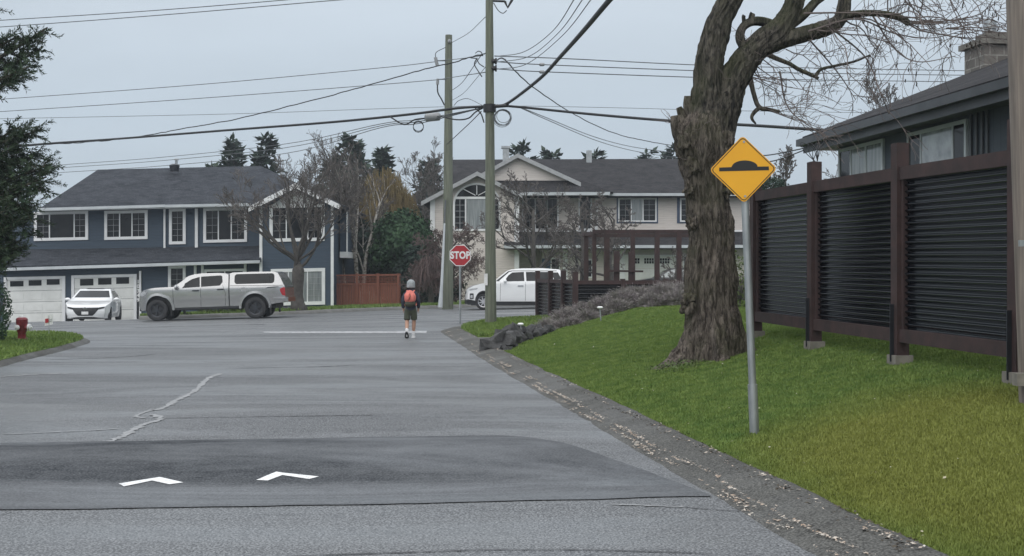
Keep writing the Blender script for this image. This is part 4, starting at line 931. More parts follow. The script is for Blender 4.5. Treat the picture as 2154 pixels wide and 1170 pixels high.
# left wing gable
wa = RP(1004, 361, 62.9); wl, wr = RP(886, 424, 62.9), RP(1099, 409, 62.9)
mb = MB(); mb.slab([wl, wa, back(wa, 72), back(wl, 72)], .12, Vector((-.5, 0, .85)).normalized()); mb.slab([wa, wr, back(wr, 72), back(wa, 72)], .12, Vector((.5, 0, .85)).normalized()); mb.build('gable_roof', 'roof_grey', gh, world=True)
barge(wl, wa); barge(wa, wr)
# middle skirt roof
m0, m1, n1, n0 = RP(1060, 520, 62.6), RP(1600, 519, 62.6), RP(1600, 487, 65), RP(1060, 487, 65)
mb = MB(); mb.slab([m0, m1, n1, n0], .14); mb.build('porch_roof', 'roof_grey', gh, world=True)
mb = MB(); beam(mb, RP(1060, 519.5, 62.5), RP(1600, 518.5, 62.5), .12, .15); mb.build('gutter', 'gutter', gh, world=True)
mb = MB(); Q.raw(mb, [(1092, 484), (1580, 484), (1580, 488), (1092, 488)], -.05, -.002); mb.build('trim_board', 'white', gh, world=True)
# arched window
mb = MB(); cxw, cyw, rw = 1003, 430, 50
N_ = 24; outer = [(cxw-rw*math.cos(math.pi*i/N_), cyw-45*math.sin(math.pi*i/N_)) for i in range(N_+1)]; inner = [(cxw-(rw-4)*math.cos(math.pi*i/N_), cyw-41*math.sin(math.pi*i/N_)) for i in range(N_+1)]
for i in range(N_): QW.raw(mb, [outer[i], outer[i+1], inner[i+1], inner[i]], -.06, -.002)
QW.rect(mb, 953, 430, 957, 482, -.06, -.002); QW.rect(mb, 1049, 430, 1053, 482, -.06, -.002); QW.rect(mb, 953, 482, 1053, 486, -.065, -.002); QW.rect(mb, 957, 414, 1049, 419, -.058, -.002)
QW.rect(mb, 978, 419, 981, 482, -.045, -.014); QW.rect(mb, 1025, 419, 1028, 482, -.045, -.014)
for a in (45, 90, 135): 
    c_, s_ = math.cos(R(a)), math.sin(R(a)); QW.raw(mb, [(cxw+c_*4-s_*.8, 414-s_*4-c_*.8), (cxw+c_*42-s_*.8, 414-s_*24-c_*.8), (cxw+c_*42+s_*.8, 414-s_*24+c_*.8), (cxw+c_*4+s_*.8, 414-s_*4+c_*.8)], -.04, -.014)
aw = mb.build('arched_window', 'white', gh, world=True)
mb = MB(); QW.raw(mb, [p for p in inner]+[(1049, 482), (957, 482)], -.012, -.004); mb.build('pane', 'glass', gh, world=True).parent = aw
QW.rect(MB(), 981.5, 419.5, 1024.5, 481.5, -.02, -.0125).build('pane', 'curtain', gh, world=True).parent = aw
mb = MB()
for x0 in (957, 1028):
    for k in range(1, 5): QW.rect(mb, x0, 419+63*k/5-.4, x0+21, 419+63*k/5+.4, -.03, -.014)
    QW.rect(mb, x0+10, 419, x0+11, 482, -.031, -.014)
mb.build('muntins', 'greybarge', gh, world=True).parent = aw
Q.window(1098, 416, 1152, 484, 3, (.52,), ((0, 2, 4),), trim='white'); Q.window(1148, 416, 1175, 482, 3, (), ((0, 2, 3),)); Q.window(1217, 414, 1245, 484, 3, (), ((0, 2, 3),))
for x0, x1 in ((1300, 1381), (1427, 1520)):
    Q.part('shutter_trim', 'door_blue', x0-3, 414, x1+3, 470, -.03, -.002)
Q.window(1300, 417, 1381, 467, 3, (.33, .66), ((2, 2, 4), (0, 2, 4)), panemats={1: 'curtain'}, dy=-.03); Q.window(1430, 417, 1520, 467, 3, (.3, .7), ((0, 2, 4), (2, 2, 4)), dy=-.03)
for x0, x1, y0, y1, f in ((1251, 1257, 412, 484, Q), (1184, 1194, 524, 640, QL), (1303, 1312, 524, 640, QL), (905, 915, 420, 640, QW), (1082, 1092, 414, 640, QW)): f.part('corner_post', 'white', x0, y0, x1, y1, -.12, -.01)
QL.part('front_door', 'door_blue', 1132+8, 544, 1153+6, 640, -.05, -.003); QL.window(1158, 543, 1178, 600, 2.5, (), ((0, 2, 3),)); QL.window(1222, 545, 1247, 585, 3, (), ((0, 2, 3),)); QL.window(1436, 537, 1470, 600, 3, (.5,), ())
gw = []
for gx in (1325, 1355, 1388):
    for c in range(4):
        for r_ in range(2): gw.append((gx+c*5.3, 543.5+r_*6, gx+c*5.3+4, 548.5+r_*6, 0))
garage(QL, 1314, 540, 1421, 640, 4, gw)
mb = MB(); q = RP(1064, 335, 69); mb.box(q, (.35, .35, 1.2)); mb.box(q+Vector((0, 0, .65)), (.5, .5, .12)); mb.build('chimney_flue', 'galv', gh, world=True)
mb = MB(); mb.box(RP(1239, 334, 70), (.3, .3, .9)); mb.build('chimney_flue', 'galv', gh, world=True)
# ---------------------------------------------------------------- right house
rh = thing('grey_bungalow', 'dark board-sided house with low hip roof behind the corrugated fence', 'house', (*S(13, 16), HL(*S(13, 16))))
def SW(l, s, z): x, y = S(l, s); return Vector((x, y, z))
sE = 25.35; wl_ = 9.45; wy = LS(*LP(1763, wl_))[1]; zE = 4.08
gz = .6
mb = MB(); vs = [SW(l, s, z) for z in (gz, zE-.05) for l, s in ((wl_, 2), (wl_, wy), (20, wy), (20, 2))]; mb.add(vs, [(3, 2, 1, 0), (4, 5, 6, 7), (0, 1, 5, 4), (1, 2, 6, 5), (2, 3, 7, 6), (3, 0, 4, 7)])
mb.build('wall', siding('bungalow_boards', (.06, .075, .095), .2, True, .9), rh, world=True)
el_ = 8.92; e_s = LS(*LP(1688, el_))[1]; sl_p = .415
c_l, c_s = el_, e_s
rl = 14.9; rr2 = zE+.12+sl_p*(rl-el_)
k0, k1 = SW(el_, 0, zE+.12), SW(el_, e_s, zE+.12); rA, rB = SW(rl, 0, rr2), SW(rl, e_s-(rl-el_), rr2); k2 = SW(21, e_s, zE+.12); k3 = SW(21, 0, zE+.12)
mb = MB(); mb.slab([k0, rA, rB, k1], .1, Vector((0, 0, 1))); mb.slab([k1, rB, k2], .1, Vector((0, 0, 1))); mb.slab([rA, k3, k2, rB], .1, Vector((0, 0, 1))); mb.build('roof', 'roof_grey', rh, world=True)
mb = MB(); beam(mb, SW(el_-.06, 0, zE-.0), SW(el_-.06, e_s+.06, zE-.0), .1, .13); beam(mb, SW(el_-.005, e_s+.065, zE), SW(21, e_s+.065, zE), .1, .13); mb.build('gutter', 'darkgutter', rh, world=True)
mb = MB(); beam(mb, SW(el_+.03, 0, zE-.13), SW(el_+.03, e_s, zE-.13), .03, .14); mb.build('fascia', 'darkgutter', rh, world=True)
mb = MB(); vs = [SW(l, s, zE-.12) for l, s in ((el_+.05, 0), (el_+.05, e_s), (21, e_s), (21, 0))]; mb.slab(vs, .02, Vector((0, 0, 1))); mb.build('soffit', 'darkgutter', rh, world=True)
def bwin(pxa, pxb, z0, z1, cols, mats, tr=.06):
    sa, sb = LS(*LP(pxa, wl_))[1], LS(*LP(pxb, wl_))[1]      # sa farther
    mb = MB(); l0 = wl_-.05
    def bx(s0, s1, za, zb, l_a, l_b): 
        vs = [SW(l, s, z) for z in (za, zb) for l, s in ((l_a, s0), (l_a, s1), (l_b, s1), (l_b, s0))]; return vs, [(3, 2, 1, 0), (4, 5, 6, 7), (0, 1, 5, 4), (1, 2, 6, 5), (2, 3, 7, 6), (3, 0, 4, 7)]
    for a in ((sa, sb, z1-tr, z1), (sa, sb, z0, z0+tr), (sa, sa-tr, z0+tr, z1-tr), (sb+tr, sb, z0+tr, z1-tr)): mb.add(*bx(*a, l0, wl_-.002))
    xs = [sa]+[sa+(sb-sa)*c for c in cols]+[sb]
    for c in xs[1:-1]: mb.add(*bx(c-.025, c+.025, z0+tr, z1-tr, l0+.01, wl_-.012))
    w_ = mb.build('window', 'gutter', rh, world=True)
    for i in range(len(xs)-1): 
        m = MB(); m.add(*bx(xs[i]-.02, xs[i+1]+.02, z0+tr, z1-tr, wl_-.03, wl_-.008)); m.build('pane', mats[i], rh, world=True).parent = w_
bwin(1768, 1862, 2.4, 3.9, (.28, .62), ['glass', 'curtain', 'curtain']); bwin(1913, 2038, 2.5, 3.88, (.24, .78), ['glass', 'painted_reflection', 'glass'])
mb = MB()
for px in (2044, 2056, 2068, 2079): 
    s_ = LS(*LP(px, wl_))[1]; vs = [SW(l, s, z) for z in (1, 3.95) for l, s in ((wl_-.03, s_-.03), (wl_-.03, s_+.03), (wl_-.003, s_+.03), (wl_-.003, s_-.03))]; mb.add(vs, [(3, 2, 1, 0), (4, 5, 6, 7), (0, 1, 5, 4), (1, 2, 6, 5), (2, 3, 7, 6), (3, 0, 4, 7)])
mb.build('batten', 'darkgutter', rh, world=True)
cY = 22.2; cc_ = P(2088, 200, cY); zt = Zp(100, cY)
ch = MB().box((cc_.x, cY, (4.3+zt)/2), (.7, .7, zt-4.3), rz=YAW).build('chimney', 'chimneyblk', rh, world=True)
MB().box((cc_.x, cY, zt+.04), (.86, .86, .1), rz=YAW).box((cc_.x-.02, cY, zt+.16), (.4, .4, .14), rz=YAW).build('chimney_cap', 'chimney', rh, world=True).parent = ch
q = P(2083, 85, cY); mb = MB(); mb.tube([(q.x, cY, zt+.2), (q.x, cY, Zp(62, cY))], .08, 10); mb.tube([(q.x, cY, Zp(69, cY)), (q.x, cY, Zp(66, cY))], .13, 10); mb.tube([(q.x, cY, Zp(62, cY)), (q.x, cY, Zp(46, cY))], .11, 10); mb.build('flue', 'galv', rh, world=True, sm=True).parent = ch
# ---------------------------------------------------------------- cedar fence
cf = thing('cedar_fence', 'red-brown cedar board fence with lattice top beside the blue house', 'fence', (X(770, 58), 58, G(X(770, 58), 58)))
Ff = Fac(cf, 58, .012); x0, x1 = 702, 843; n = 30
mb = MB()
for i in range(n):
    a = x0+(x1-x0)*i/n; b = x0+(x1-x0)*(i+1)/n; Ff.rect(mb, a+.25, 599-(a-770)*.012*0, b-.25, 662, -.02-(i%2)*.012, 0)
mb.build('boards', 'cedar', cf, world=True)
mb = MB(); Ff.rect(mb, x0, 577, x1, 581, -.06, .02); Ff.rect(mb, x0, 596, x1, 599.5, -.06, .02); mb.build('rails', 'cedar', cf, world=True)
mb = MB()
for k in range(46): a = x0+(x1-x0)*(k+.5)/46; Ff.rect(mb, a-.5, 580, a+.5, 597, -.012, 0)
for k in range(5): Ff.rect(mb, x0, 583+k*3.1, x1, 584+k*3.1, -.028, -.014)
mb.build('lattice', 'cedar', cf, world=True)
for a in (704, 751, 795, 838): Ff.rect(MB(), a-2.5, 575.5, a+2.5, 662, -.1, .06).build('post', 'cedar', cf, world=True)
mb = MB()
for k in range(24):
    for s_ in (0, 1): pass
# ---------------------------------------------------------------- bare trees
def branch(mb, p, d, L, r, depth, rg, o, twigmb=None):
    """grow a limb: o = dict(up, jit, kids, ratio, spread, minr, sides)"""
    n = max(2, int(3+L*.8)) if depth > 1 else 3
    pts = [p.copy()]; rad = [r]; q = p.copy(); dd = d.normalized()
    for i in range(n):
        dd = (dd+Vector((rg.gauss(0, 1), rg.gauss(0, 1), rg.gauss(0, 1)))*o['jit']+Vector((0, 0, o['up']))*(1 if depth > 1 else o.get('tipup', 1)))
        dd.normalize(); q = q+dd*L/n; pts.append(q.copy()); rad.append(max(o['minr'], r*(1-(i+1)/n*(1-o['taper']))))
    tgt = twigmb if (twigmb is not None and depth <= o.get('twigdepth', 2)) else mb
    tgt.tube(pts, rad, o.get('sides', {}).get(depth, 3 if depth <= 2 else 6), cap=False)
    if depth <= 0: return
    k = o['kids'][depth] if depth < len(o['kids']) else o['kids'][-1]
    for j in range(k):
        u = o.get('start', .3)+(1-o.get('start', .3))*(j+rg.random())/k; f = u*n; i = min(n-1, int(f)); c = pts[i].lerp(pts[i+1], f-i)
        t = (pts[i+1]-pts[i]).normalized(); a = Vector((rg.gauss(0, 1), rg.gauss(0, 1), rg.gauss(0, 1))); a = (a-t*a.dot(t)).normalized()
        nd = (t*math.cos(o['spread'])+a*math.sin(o['spread'])).normalized()
        branch(mb, c, nd, L*o['ratio']*(1.15-.5*u)*rg.uniform(.75, 1.2), rad[i]*rg.uniform(.45, .65), depth-1, rg, o, twigmb)
def bare_tree(name, label, base, trunk, limbs, o, depth, seed, mats=('farbark', 'greytwig'), group=None, cat='tree'):
    """trunk: [(point, r)], limbs: [(start, dir, length, r)]"""
    t = thing(name, label, cat, base, group=group); rg = random.Random(seed)
    MB().tube([p for p, r in trunk], [r for p, r in trunk], 12, fn=lambda q, p, r, th: p+(q-p)*(1+.18*mnoise.noise(q*2.5))).build('trunk', mats[0], t, world=True, sm='all')
    a, b = MB(), MB()
    for (p, d, L, r) in limbs: branch(a, Vector(p), Vector(d), L, r, depth, rg, o, b)
    a.build('limbs', mats[0], t, world=True, sm='all'); b.build('twigs', mats[1], t, world=True); return t
def up(a=0, b=0, c=1): return Vector((a, b, c))
# street tree in front of the blue house
Yt = 50.2; bx_ = X(624, Yt); bz_ = G(bx_, Yt)+.1; rg = random.Random(21)
fork = P(628, 568, Yt)
limbs = []
for px, py, L, r in ((560, 490, 2.6, .09), (530, 520, 2.4, .08), (600, 450, 3.0, .11), (638, 430, 3.2, .11), (690, 480, 2.7, .09), (722, 520, 2.4, .08), (578, 455, 2.8, .08), (665, 445, 2.8, .09), (505, 505, 2.6, .06), (735, 500, 2.4, .06)):
    for dy in (rg.uniform(-1.2, 1.2),):
        tgt = P(px, py, Yt+dy); limbs.append((fork+Vector((rg.uniform(-.12, .12), 0, rg.uniform(-.1, .45))), tgt-fork, (tgt-fork).length*1.3, r*.85))
OT = dict(up=.1, jit=.13, kids=[0, 4, 4, 5, 5], ratio=.56, spread=R(34), minr=.008, taper=.35, twigdepth=2, start=.3, tipup=.7)
bare_tree('street_tree', 'bare spreading street tree behind the pickup in front of the blue house', (bx_, Yt, bz_), [(Vector((bx_+.1, Yt, bz_-.2)), .5), (Vector((bx_+.05, Yt, bz_+.3)), .3), (P(624, 620, Yt), .24), (P(627, 590, Yt), .24), (fork, .24), (P(630, 555, Yt), .1)], limbs, OT, 4, 5)
# tall bare tree right of it
def simple_bare(label, px, Y, py_top, r, seed, spread=.45, mats=('farbark', 'greytwig'), o=None, depth=4, nl=9, basez=None, lean=0, cat='tree', forkf=.3, wid=.35, group=None, name='bare_tree'):
    x = X(px, Y); z = G(x, Y) if basez is None else basez; zt_ = Zp(py_top, Y); H = zt_-z; rg = random.Random(seed)
    tp_ = Vector((x+lean*H, Y, z+H*.72)); b0 = Vector((x, Y, z-.2)); mid = b0.lerp(tp_, .5)+Vector((rg.gauss(0, .15), rg.gauss(0, .15), 0))
    limbs = []
    for k in range(nl):
        u = forkf+(1-forkf)*k/(nl-1); s_ = (b0.lerp(mid, u*2) if u < .5 else mid.lerp(tp_, u*2-1)); th = rg.random()*6.28+k*2.4
        limbs.append((s_, Vector((math.cos(th)*spread, math.sin(th)*spread, .8)), H*wid*(1.15-.5*u), r*(.5-.25*u)))
    O = dict(OT); O.update(o or {})
    return bare_tree(name, label, (x, Y, z), [(b0, r*1.3), (b0+Vector((0, 0, .5)), r), (mid, r*.7), (tp_, r*.3)], limbs, O, depth, seed, mats, cat=cat, group=group)
simple_bare('tall bare grey tree rising between the blue house and the laurel', 716, 60, 285, .17, 31, spread=.32, wid=.4, nl=8, o=dict(up=.17, minr=.007, kids=[0, 2, 3, 4, 4]))
simple_bare('slender bare tree behind the blue house gable', 668, 72, 300, .12, 32, spread=.22, wid=.34, o=dict(up=.2, minr=.009))
ob_ = dict(minr=.009, up=.12, jit=.08, kids=[0, 3, 3, 4, 4])
simple_bare('white-barked birch leaning left above the cedar fence', 726, 60.5, 330, .15, 33, spread=.4, mats=('birch', 'greytwig'), o=ob_, group='birches behind the cedar fence', name='birch_tree')
simple_bare('straight white-barked birch above the middle of the cedar fence', 755, 60.5, 310, .13, 34, spread=.35, mats=('birch', 'greytwig'), o=ob_, group='birches behind the cedar fence', name='birch_tree')
simple_bare('white-barked birch leaning right above the cedar fence', 762, 61, 340, .12, 35, spread=.4, lean=.12, mats=('birch', 'greytwig'), o=ob_, group='birches behind the cedar fence', name='birch_tree')
# golden willow: drooping fine shoots
def weeping(name, label, px, Y, py_top, wpx, seed, mats, n=900, basez=None, cat='tree', low=.25, wd=.018, pyb=None):
    x = X(px, Y); z = G(x, Y) if basez is None else basez; zt_ = Zp(py_top, Y); H = zt_-z; w_ = wpx*Y/F/2; rg = random.Random(seed)
    t = thing(name, label, cat, (x, Y, z)); MB().tube([Vector((x, Y, z-.2)), Vector((x+.1, Y, z+H*.4)), Vector((x, Y, z+H*.8))], [.16, .12, .05], 8).build('trunk', mats[0], t, world=True, sm=True)
    mb = MB()
    for i in range(n):
        th = rg.random()*6.283; rr = w_*math.sqrt(rg.random()); rr *= 1+.35*mnoise.noise(Vector((math.cos(th)*2, math.sin(th)*2, seed)))
        if mnoise.noise(Vector((rr*math.cos(th)*1.3, rr*math.sin(th)*1.3, seed))) > .28: continue
        top = Vector((x+rr*math.cos(th), Y+rr*math.sin(th), z+H*(.55+.45*math.sqrt(max(0, 1-(rr/w_)**2))*rg.uniform(.4, 1.12))))
        L = H*rg.uniform(.15, .5); s0 = Vector((x, Y, z+H*rg.uniform(.35, .7))).lerp(top, .35)
        e_ = top+Vector((math.cos(th)*.25, math.sin(th)*.25, -L)); e_.z = max(e_.z, z+low)
        mb.tube(catmull([s0, top, top.lerp(e_, .5)+Vector((rg.gauss(0, .07), rg.gauss(0, .07), 0)), e_], 2), [wd, wd, wd, wd, wd*.8, wd*.7, wd*.6], 3, cap=False)
    mb.build('crown', mats[1], t, world=True); return t
weeping('willow_tree', 'golden bare willow above the laurel', 808, 68, 362, 150, 41, ('birch', 'willow'), 2200, low=3, wd=.014)
simple_bare('reddish bare drooping shrub behind the far utility pole', 945, 57, 470, .1, 42, spread=1.15, wid=.5, nl=22, forkf=.08, mats=('farbark', 'redtwig'), o=dict(up=-.035, jit=.2, minr=.009, kids=[0, 4, 5, 5, 5], spread=R(45)), cat='shrub', name='drooping_shrub')
weeping('weeping_shrub', 'low brown weeping shrub left of the white car', 905, 56, 535, 66, 43, ('farbark', 'redtwig'), 420, low=.1, wd=.009)
# trees in front of the taupe house
simple_bare('bare tree with a reddish trunk in front of the taupe house, behind the white car', 1122, 56, 365, .17, 51, spread=.95, wid=.44, nl=12, forkf=.2, o=dict(kids=[0, 3, 4, 5, 5], minr=.01, spread=R(38)))
ok_ = dict(jit=.3, up=.06, spread=R(50), minr=.012, ratio=.52, kids=[0, 3, 4, 4, 4])
simple_bare('gnarled pruned bare tree left of the pergola', 1225, 53, 400, .17, 52, spread=1.0, wid=.42, o=ok_, nl=10, forkf=.3)
simple_bare('gnarled pruned bare tree above the pergola', 1292, 54, 395, .16, 53, spread=.8, wid=.38, o=ok_, nl=9, forkf=.35)
simple_bare('thin bare sapling right of the dark car', 1420, 40, 528, .04, 54, spread=.5, wid=.4, nl=6, basez=.5, depth=3, o=dict(minr=.008))
simple_bare('small bare tree left of the taupe house roofline', 886, 84, 318, .2, 55, spread=.6, wid=.4, nl=10, o=dict(minr=.012))
simple_bare('small leafless tree above the right house roof', 1880, 60, 165, .14, 56, spread=.7, wid=.36, nl=10, o=dict(minr=.014))
simple_bare('leafless shrub peeking over the fence end beside the yellow sign', 1650, 34, 330, .07, 57, spread=.7, wid=.4, nl=8, basez=.8, o=dict(minr=.009))

# ---------------------------------------------------------------- conifers
def conifer(name, label, px, Y, py_top, wpx, seed, mat='farfir', gapp=.25, basez=None, n_levels=26, spray=.5, trunk_r=.2, group=None, tri=1, low=.12, power=.75):
    x = X(px, Y); z = G(x, Y) if basez is None else basez; H = Zp(py_top, Y)-z; w_ = wpx*Y/F/2; rg = random.Random(seed)
    t = thing(name, label, 'tree', (x, Y, z), group=group); MB().tube([Vector((x, Y, z)), Vector((x, Y, z+H*.6)), Vector((x, Y, z+H*.97))], [trunk_r, trunk_r*.5, .04], 8).build('trunk', 'farbark', t, world=True, sm=True)
    mb = MB()
    for k in range(n_levels):
        u = low+(1-low)*k/n_levels; R0 = w_*(1-u)**power*rg.uniform(.75, 1.12)+.15
        for j in range(rg.randint(5, 7)):
            if rg.random() < gapp*.4: continue
            th = rg.random()*6.283; L = R0*rg.uniform(.6, 1.1); p0 = Vector((x, Y, z+H*u+rg.uniform(-.3, .3)*H/n_levels)); d = Vector((math.cos(th), math.sin(th), -.15+.3*u)); 
            m = max(3, int(L/(spray*.32)))
            for i in range(m):
                c_ = p0+d*L*(i+.6)/m+Vector((0, 0, -.12*L*((i+1)/m)**2))
                for s_ in (-1, 1, 0, 0):
                    sd = Vector((-d.y*s_, d.x*s_, rg.uniform(-.35, .25)))+d*rg.uniform(.3, .9)+Vector((rg.gauss(0, .3), rg.gauss(0, .3), rg.gauss(0, .35))); sd.normalize(); ln = spray*rg.uniform(.5, 1.1); wv = sd.cross(Vector((rg.gauss(0, .5), rg.gauss(0, .5), 1))).normalized()*ln*.2
                    mb.quad(c_, c_+sd*ln*.5+wv, c_+sd*ln, c_+sd*ln*.5-wv)
    mb.tube([Vector((x, Y, z+H*.9)), Vector((x, Y, z+H))], [.08, .02], 4); mb.build('crown', mat, t, world=True); return t
for a in ((492, 88, 290, 70, 'dark fir behind the blue house roof, left of the pair'), (560, 88, 282, 64, 'dark fir behind the blue house roof, right of the pair'), (738, 92, 286, 110, 'large dark fir behind the bare trees left of the laurel'), (805, 96, 308, 66, 'pointed dark fir right of the large fir'), (902, 96, 336, 64, 'dark fir beside the far utility pole'), (700, 96, 330, 70, 'smaller dark fir left of the large fir')):
    conifer('fir_tree', a[4], a[0], a[1], a[2], a[3]*2.75, int(a[0]), spray=.85, n_levels=30, gapp=.5, group='dark firs along the skyline')
for a in ((1100, 92, 298, 84, 'pine top behind the taupe house gable'), (1160, 94, 318, 60, 'low pine top right of the gable'), (1250, 96, 314, 42, 'small pine top above the middle of the taupe roof'), (1360, 96, 318, 44, 'small pine top near the right of the taupe roof'), (1412, 94, 306, 52, 'pine top beside the big tree trunk')):
    conifer('pine_tree', a[4], a[0], a[1], a[2], a[3]*2.4, int(a[0]), spray=.75, n_levels=18, gapp=1.2, low=.55, power=.5, group='pine tops behind the taupe house')
conifer('fir_tree', 'low green fir behind the blue house ridge', 445, 84, 338, 130, 77, spray=.7, power=.4, n_levels=16)

# leafy shrubs
def leafy(name, label, c, rad, n, size, mat, seed, cat='shrub', trunk=True, floor=None, core=True):
    rg = random.Random(seed); base = Vector((c[0], c[1], floor if floor is not None else G(c[0], c[1]))); t = thing(name, label, cat, base); mb = MB()
    for i in range(n):
        d = Vector((rg.gauss(0, 1), rg.gauss(0, 1), rg.gauss(0, 1))).normalized(); k = (.55+.45*rg.random()**.6)*(1+.3*mnoise.noise(d*2.2+Vector((seed, 0, 0)))+.12*mnoise.noise(d*6))
        p = Vector(c)+Vector((d.x*rad[0], d.y*rad[1], d.z*rad[2]))*k
        if p.z < base.z+.05: continue
        a = (d+Vector((rg.gauss(0, .6), rg.gauss(0, .6), rg.gauss(0, .6)))).normalized(); b_ = a.cross(Vector((rg.gauss(0, 1), rg.gauss(0, 1), rg.gauss(0, 1)))).normalized(); s_ = size*rg.uniform(.6, 1.3)
        e_ = a.cross(b_); mb.quad(p-b_*s_*.5, p+e_*s_*.28, p+b_*s_*.5, p-e_*s_*.28)
    mb.build('foliage', mat, t, world=True)
    if trunk: 
        tb = MB(); tb.tube([base-Vector((0, 0, .1)), Vector((c[0], c[1], c[2]))], [rad[0]*.09+.02, rad[0]*.05], 7)
        for k in range(7):
            a = k*.9; tb.tube([Vector((c[0], c[1], base.z+(c[2]-base.z)*.6)), Vector(c)+Vector((math.cos(a)*rad[0]*.6, math.sin(a)*rad[1]*.6, rad[2]*.4))], [rad[0]*.05, .01], 5)
        tb.build('stem', 'farbark', t, world=True)
    return t
q = P(845, 520, 61.5); leafy('laurel_tree', 'rounded dark green laurel beyond the cedar fence', q, (1.65, 1.6, 1.85), 9000, .24, 'laurel', 61, 'tree')
q = P(825, 560, 62.5); leafy('laurel_tree', 'lower dark laurel mass above the cedar fence', q, (1.3, 1.3, 1.6), 5000, .24, 'darkhedge', 62, 'tree')
q = P(872, 600, 60); leafy('cedar_hedge', 'deep green hedge between the cedar fence and the weeping shrub', q, (1.05, 1.1, 2.0), 6000, .2, 'darkhedge', 63, 'hedge')
q = P(690, 545, 66); leafy('hedge', 'dark evergreen hedge behind the birches', q, (1.6, 1.2, 2.1), 6000, .26, 'darkhedge', 64, 'hedge')
q = P(765, 545, 65.5); leafy('hedge', 'dark evergreen hedge behind the cedar fence middle', q, (2.1, 1.2, 1.9), 7000, .26, 'darkhedge', 65, 'hedge')
q = P(905, 610, 59.5); leafy('hedge', 'dark low hedge behind the far utility pole', q, (1.6, .9, 1.0), 4500, .2, 'darkhedge', 66, 'hedge')
q = P(-5, 655, 27.5); leafy('leafy_shrub', 'broadleaf evergreen shrub at the left edge by the hydrant', q, (.26, .5, .75), 1500, .07, 'laurel', 67, floor=-.05)
q = P(1, 698, 26.8); leafy('leafy_shrub', 'low dark green shrub at the left edge on the grass', q, (.13, .25, .22), 500, .05, 'laurel', 68, trunk=False, floor=-.05)
q = P(1620, 600, 25); leafy('leafy_shrub', 'twiggy evergreen shrub glimpsed between trunk and sign post', (X(1556, 25), 25, 1.2), (.28, .4, .8), 900, .06, 'ivy', 69, floor=.6)
q = P(1640, 380, 30); leafy('leafy_shrub', 'green shrub top above the fence end', P(1626, 396, 30), (.38, .5, .28), 1000, .07, 'darkhedge', 70, floor=.8)
for k, (px, py, Y, w_) in enumerate(((1452, 742, 16.2, .22), (1420, 755, 16.0, .26))):
    x = X(px, Y); z = HL(x, Y); leafy('ground_ivy', 'patch of ivy leaves at the foot of the big tree, %s' % ['against its left root', 'at its middle', 'spreading left onto the lawn', 'against its right root', 'farthest left on the lawn'][k], (x, Y, z+.02), (w_*1.6, w_*1.3, .06), 260, .04, 'ivy', 80+k, 'ground cover', trunk=False, floor=z-.05)
for k, (px, Y) in enumerate(((452, 48.6), (476, 49.4), (430, 49.2), (500, 49.0))):
    x = X(px, Y); z = G(x, Y)+.13; leafy('garden_plant', 'small grey-green garden plant seen beneath the pickup, %s' % ['second from its rear axle', 'nearest the rear axle but one', 'nearest its middle', 'nearest the rear wheel'][k], (x, Y, z+.16), (.3, .25, .3), 260, .12, 'ivy', 90+k, 'plant', trunk=False, floor=z)
# ---------------------------------------------------------------- near conifer reaching in from the left
Yc = 24; ct = thing('conifer', 'dark spruce reaching into the frame from the left edge', 'tree', (X(-165, Yc), Yc, G(X(-165, Yc), Yc)))
tb = MB(); tx = X(-165, Yc); tb.tube([(tx, Yc, -.3), (tx, Yc, 4), (tx+.1, Yc, 9), (tx, Yc, 12)], [.34, .28, .18, .05], 12); tb.build('trunk', 'limbbark', ct, world=True, sm=True)
rg = random.Random(9); lb, nb = MB(), MB()
def spruce_twig(p, d, L):
    n = max(2, int(L/.035)); d = d.normalized(); pts = [p+d*L*i/n+Vector((0, 0, -.05*L*(i/n)**2)) for i in range(n+1)]
    lb.tube([pts[0], pts[-1]], [.008, .004], 3, cap=False)
    for i in range(n+1):
        for k in range(4):
            a = Vector((rg.gauss(0, 1), rg.gauss(0, 1), rg.gauss(0, 1))); a = (a-d*a.dot(d)).normalized(); s_ = (a*.8+d*rg.uniform(.3, 1)).normalized(); ln = rg.uniform(.06, .115); wv = s_.cross(a+d*.3).normalized()*.012
            nb.quad(pts[i], pts[i]+s_*ln*.5+wv, pts[i]+s_*ln, pts[i]+s_*ln*.5-wv)
def spruce_limb(p0, p1, dens, spread, tw=(.16, .4)):
    p0, p1 = Vector(p0), Vector(p1); m = p0.lerp(p1, .55)+Vector((0, 0, -.1)); pts = catmull([p0, m, p1], 6); lb.tube(pts, [.05*(1-i/len(pts))+.012 for i in range(len(pts))], 5)
    ax = (p1-p0).normalized(); L = (p1-p0).length
    for i in range(dens):
        u = rg.random()**.8; q = pts[min(len(pts)-1, int(u*(len(pts)-1)))]
        q = q+Vector((rg.gauss(0, spread*.55), rg.gauss(0, spread*.8), rg.gauss(0, spread*.5)))
        spruce_twig(q, ax*rg.uniform(.2, 1.2)+Vector((rg.gauss(0, .5), rg.gauss(0, .5), rg.gauss(-.05, .5))), rg.uniform(*tw))
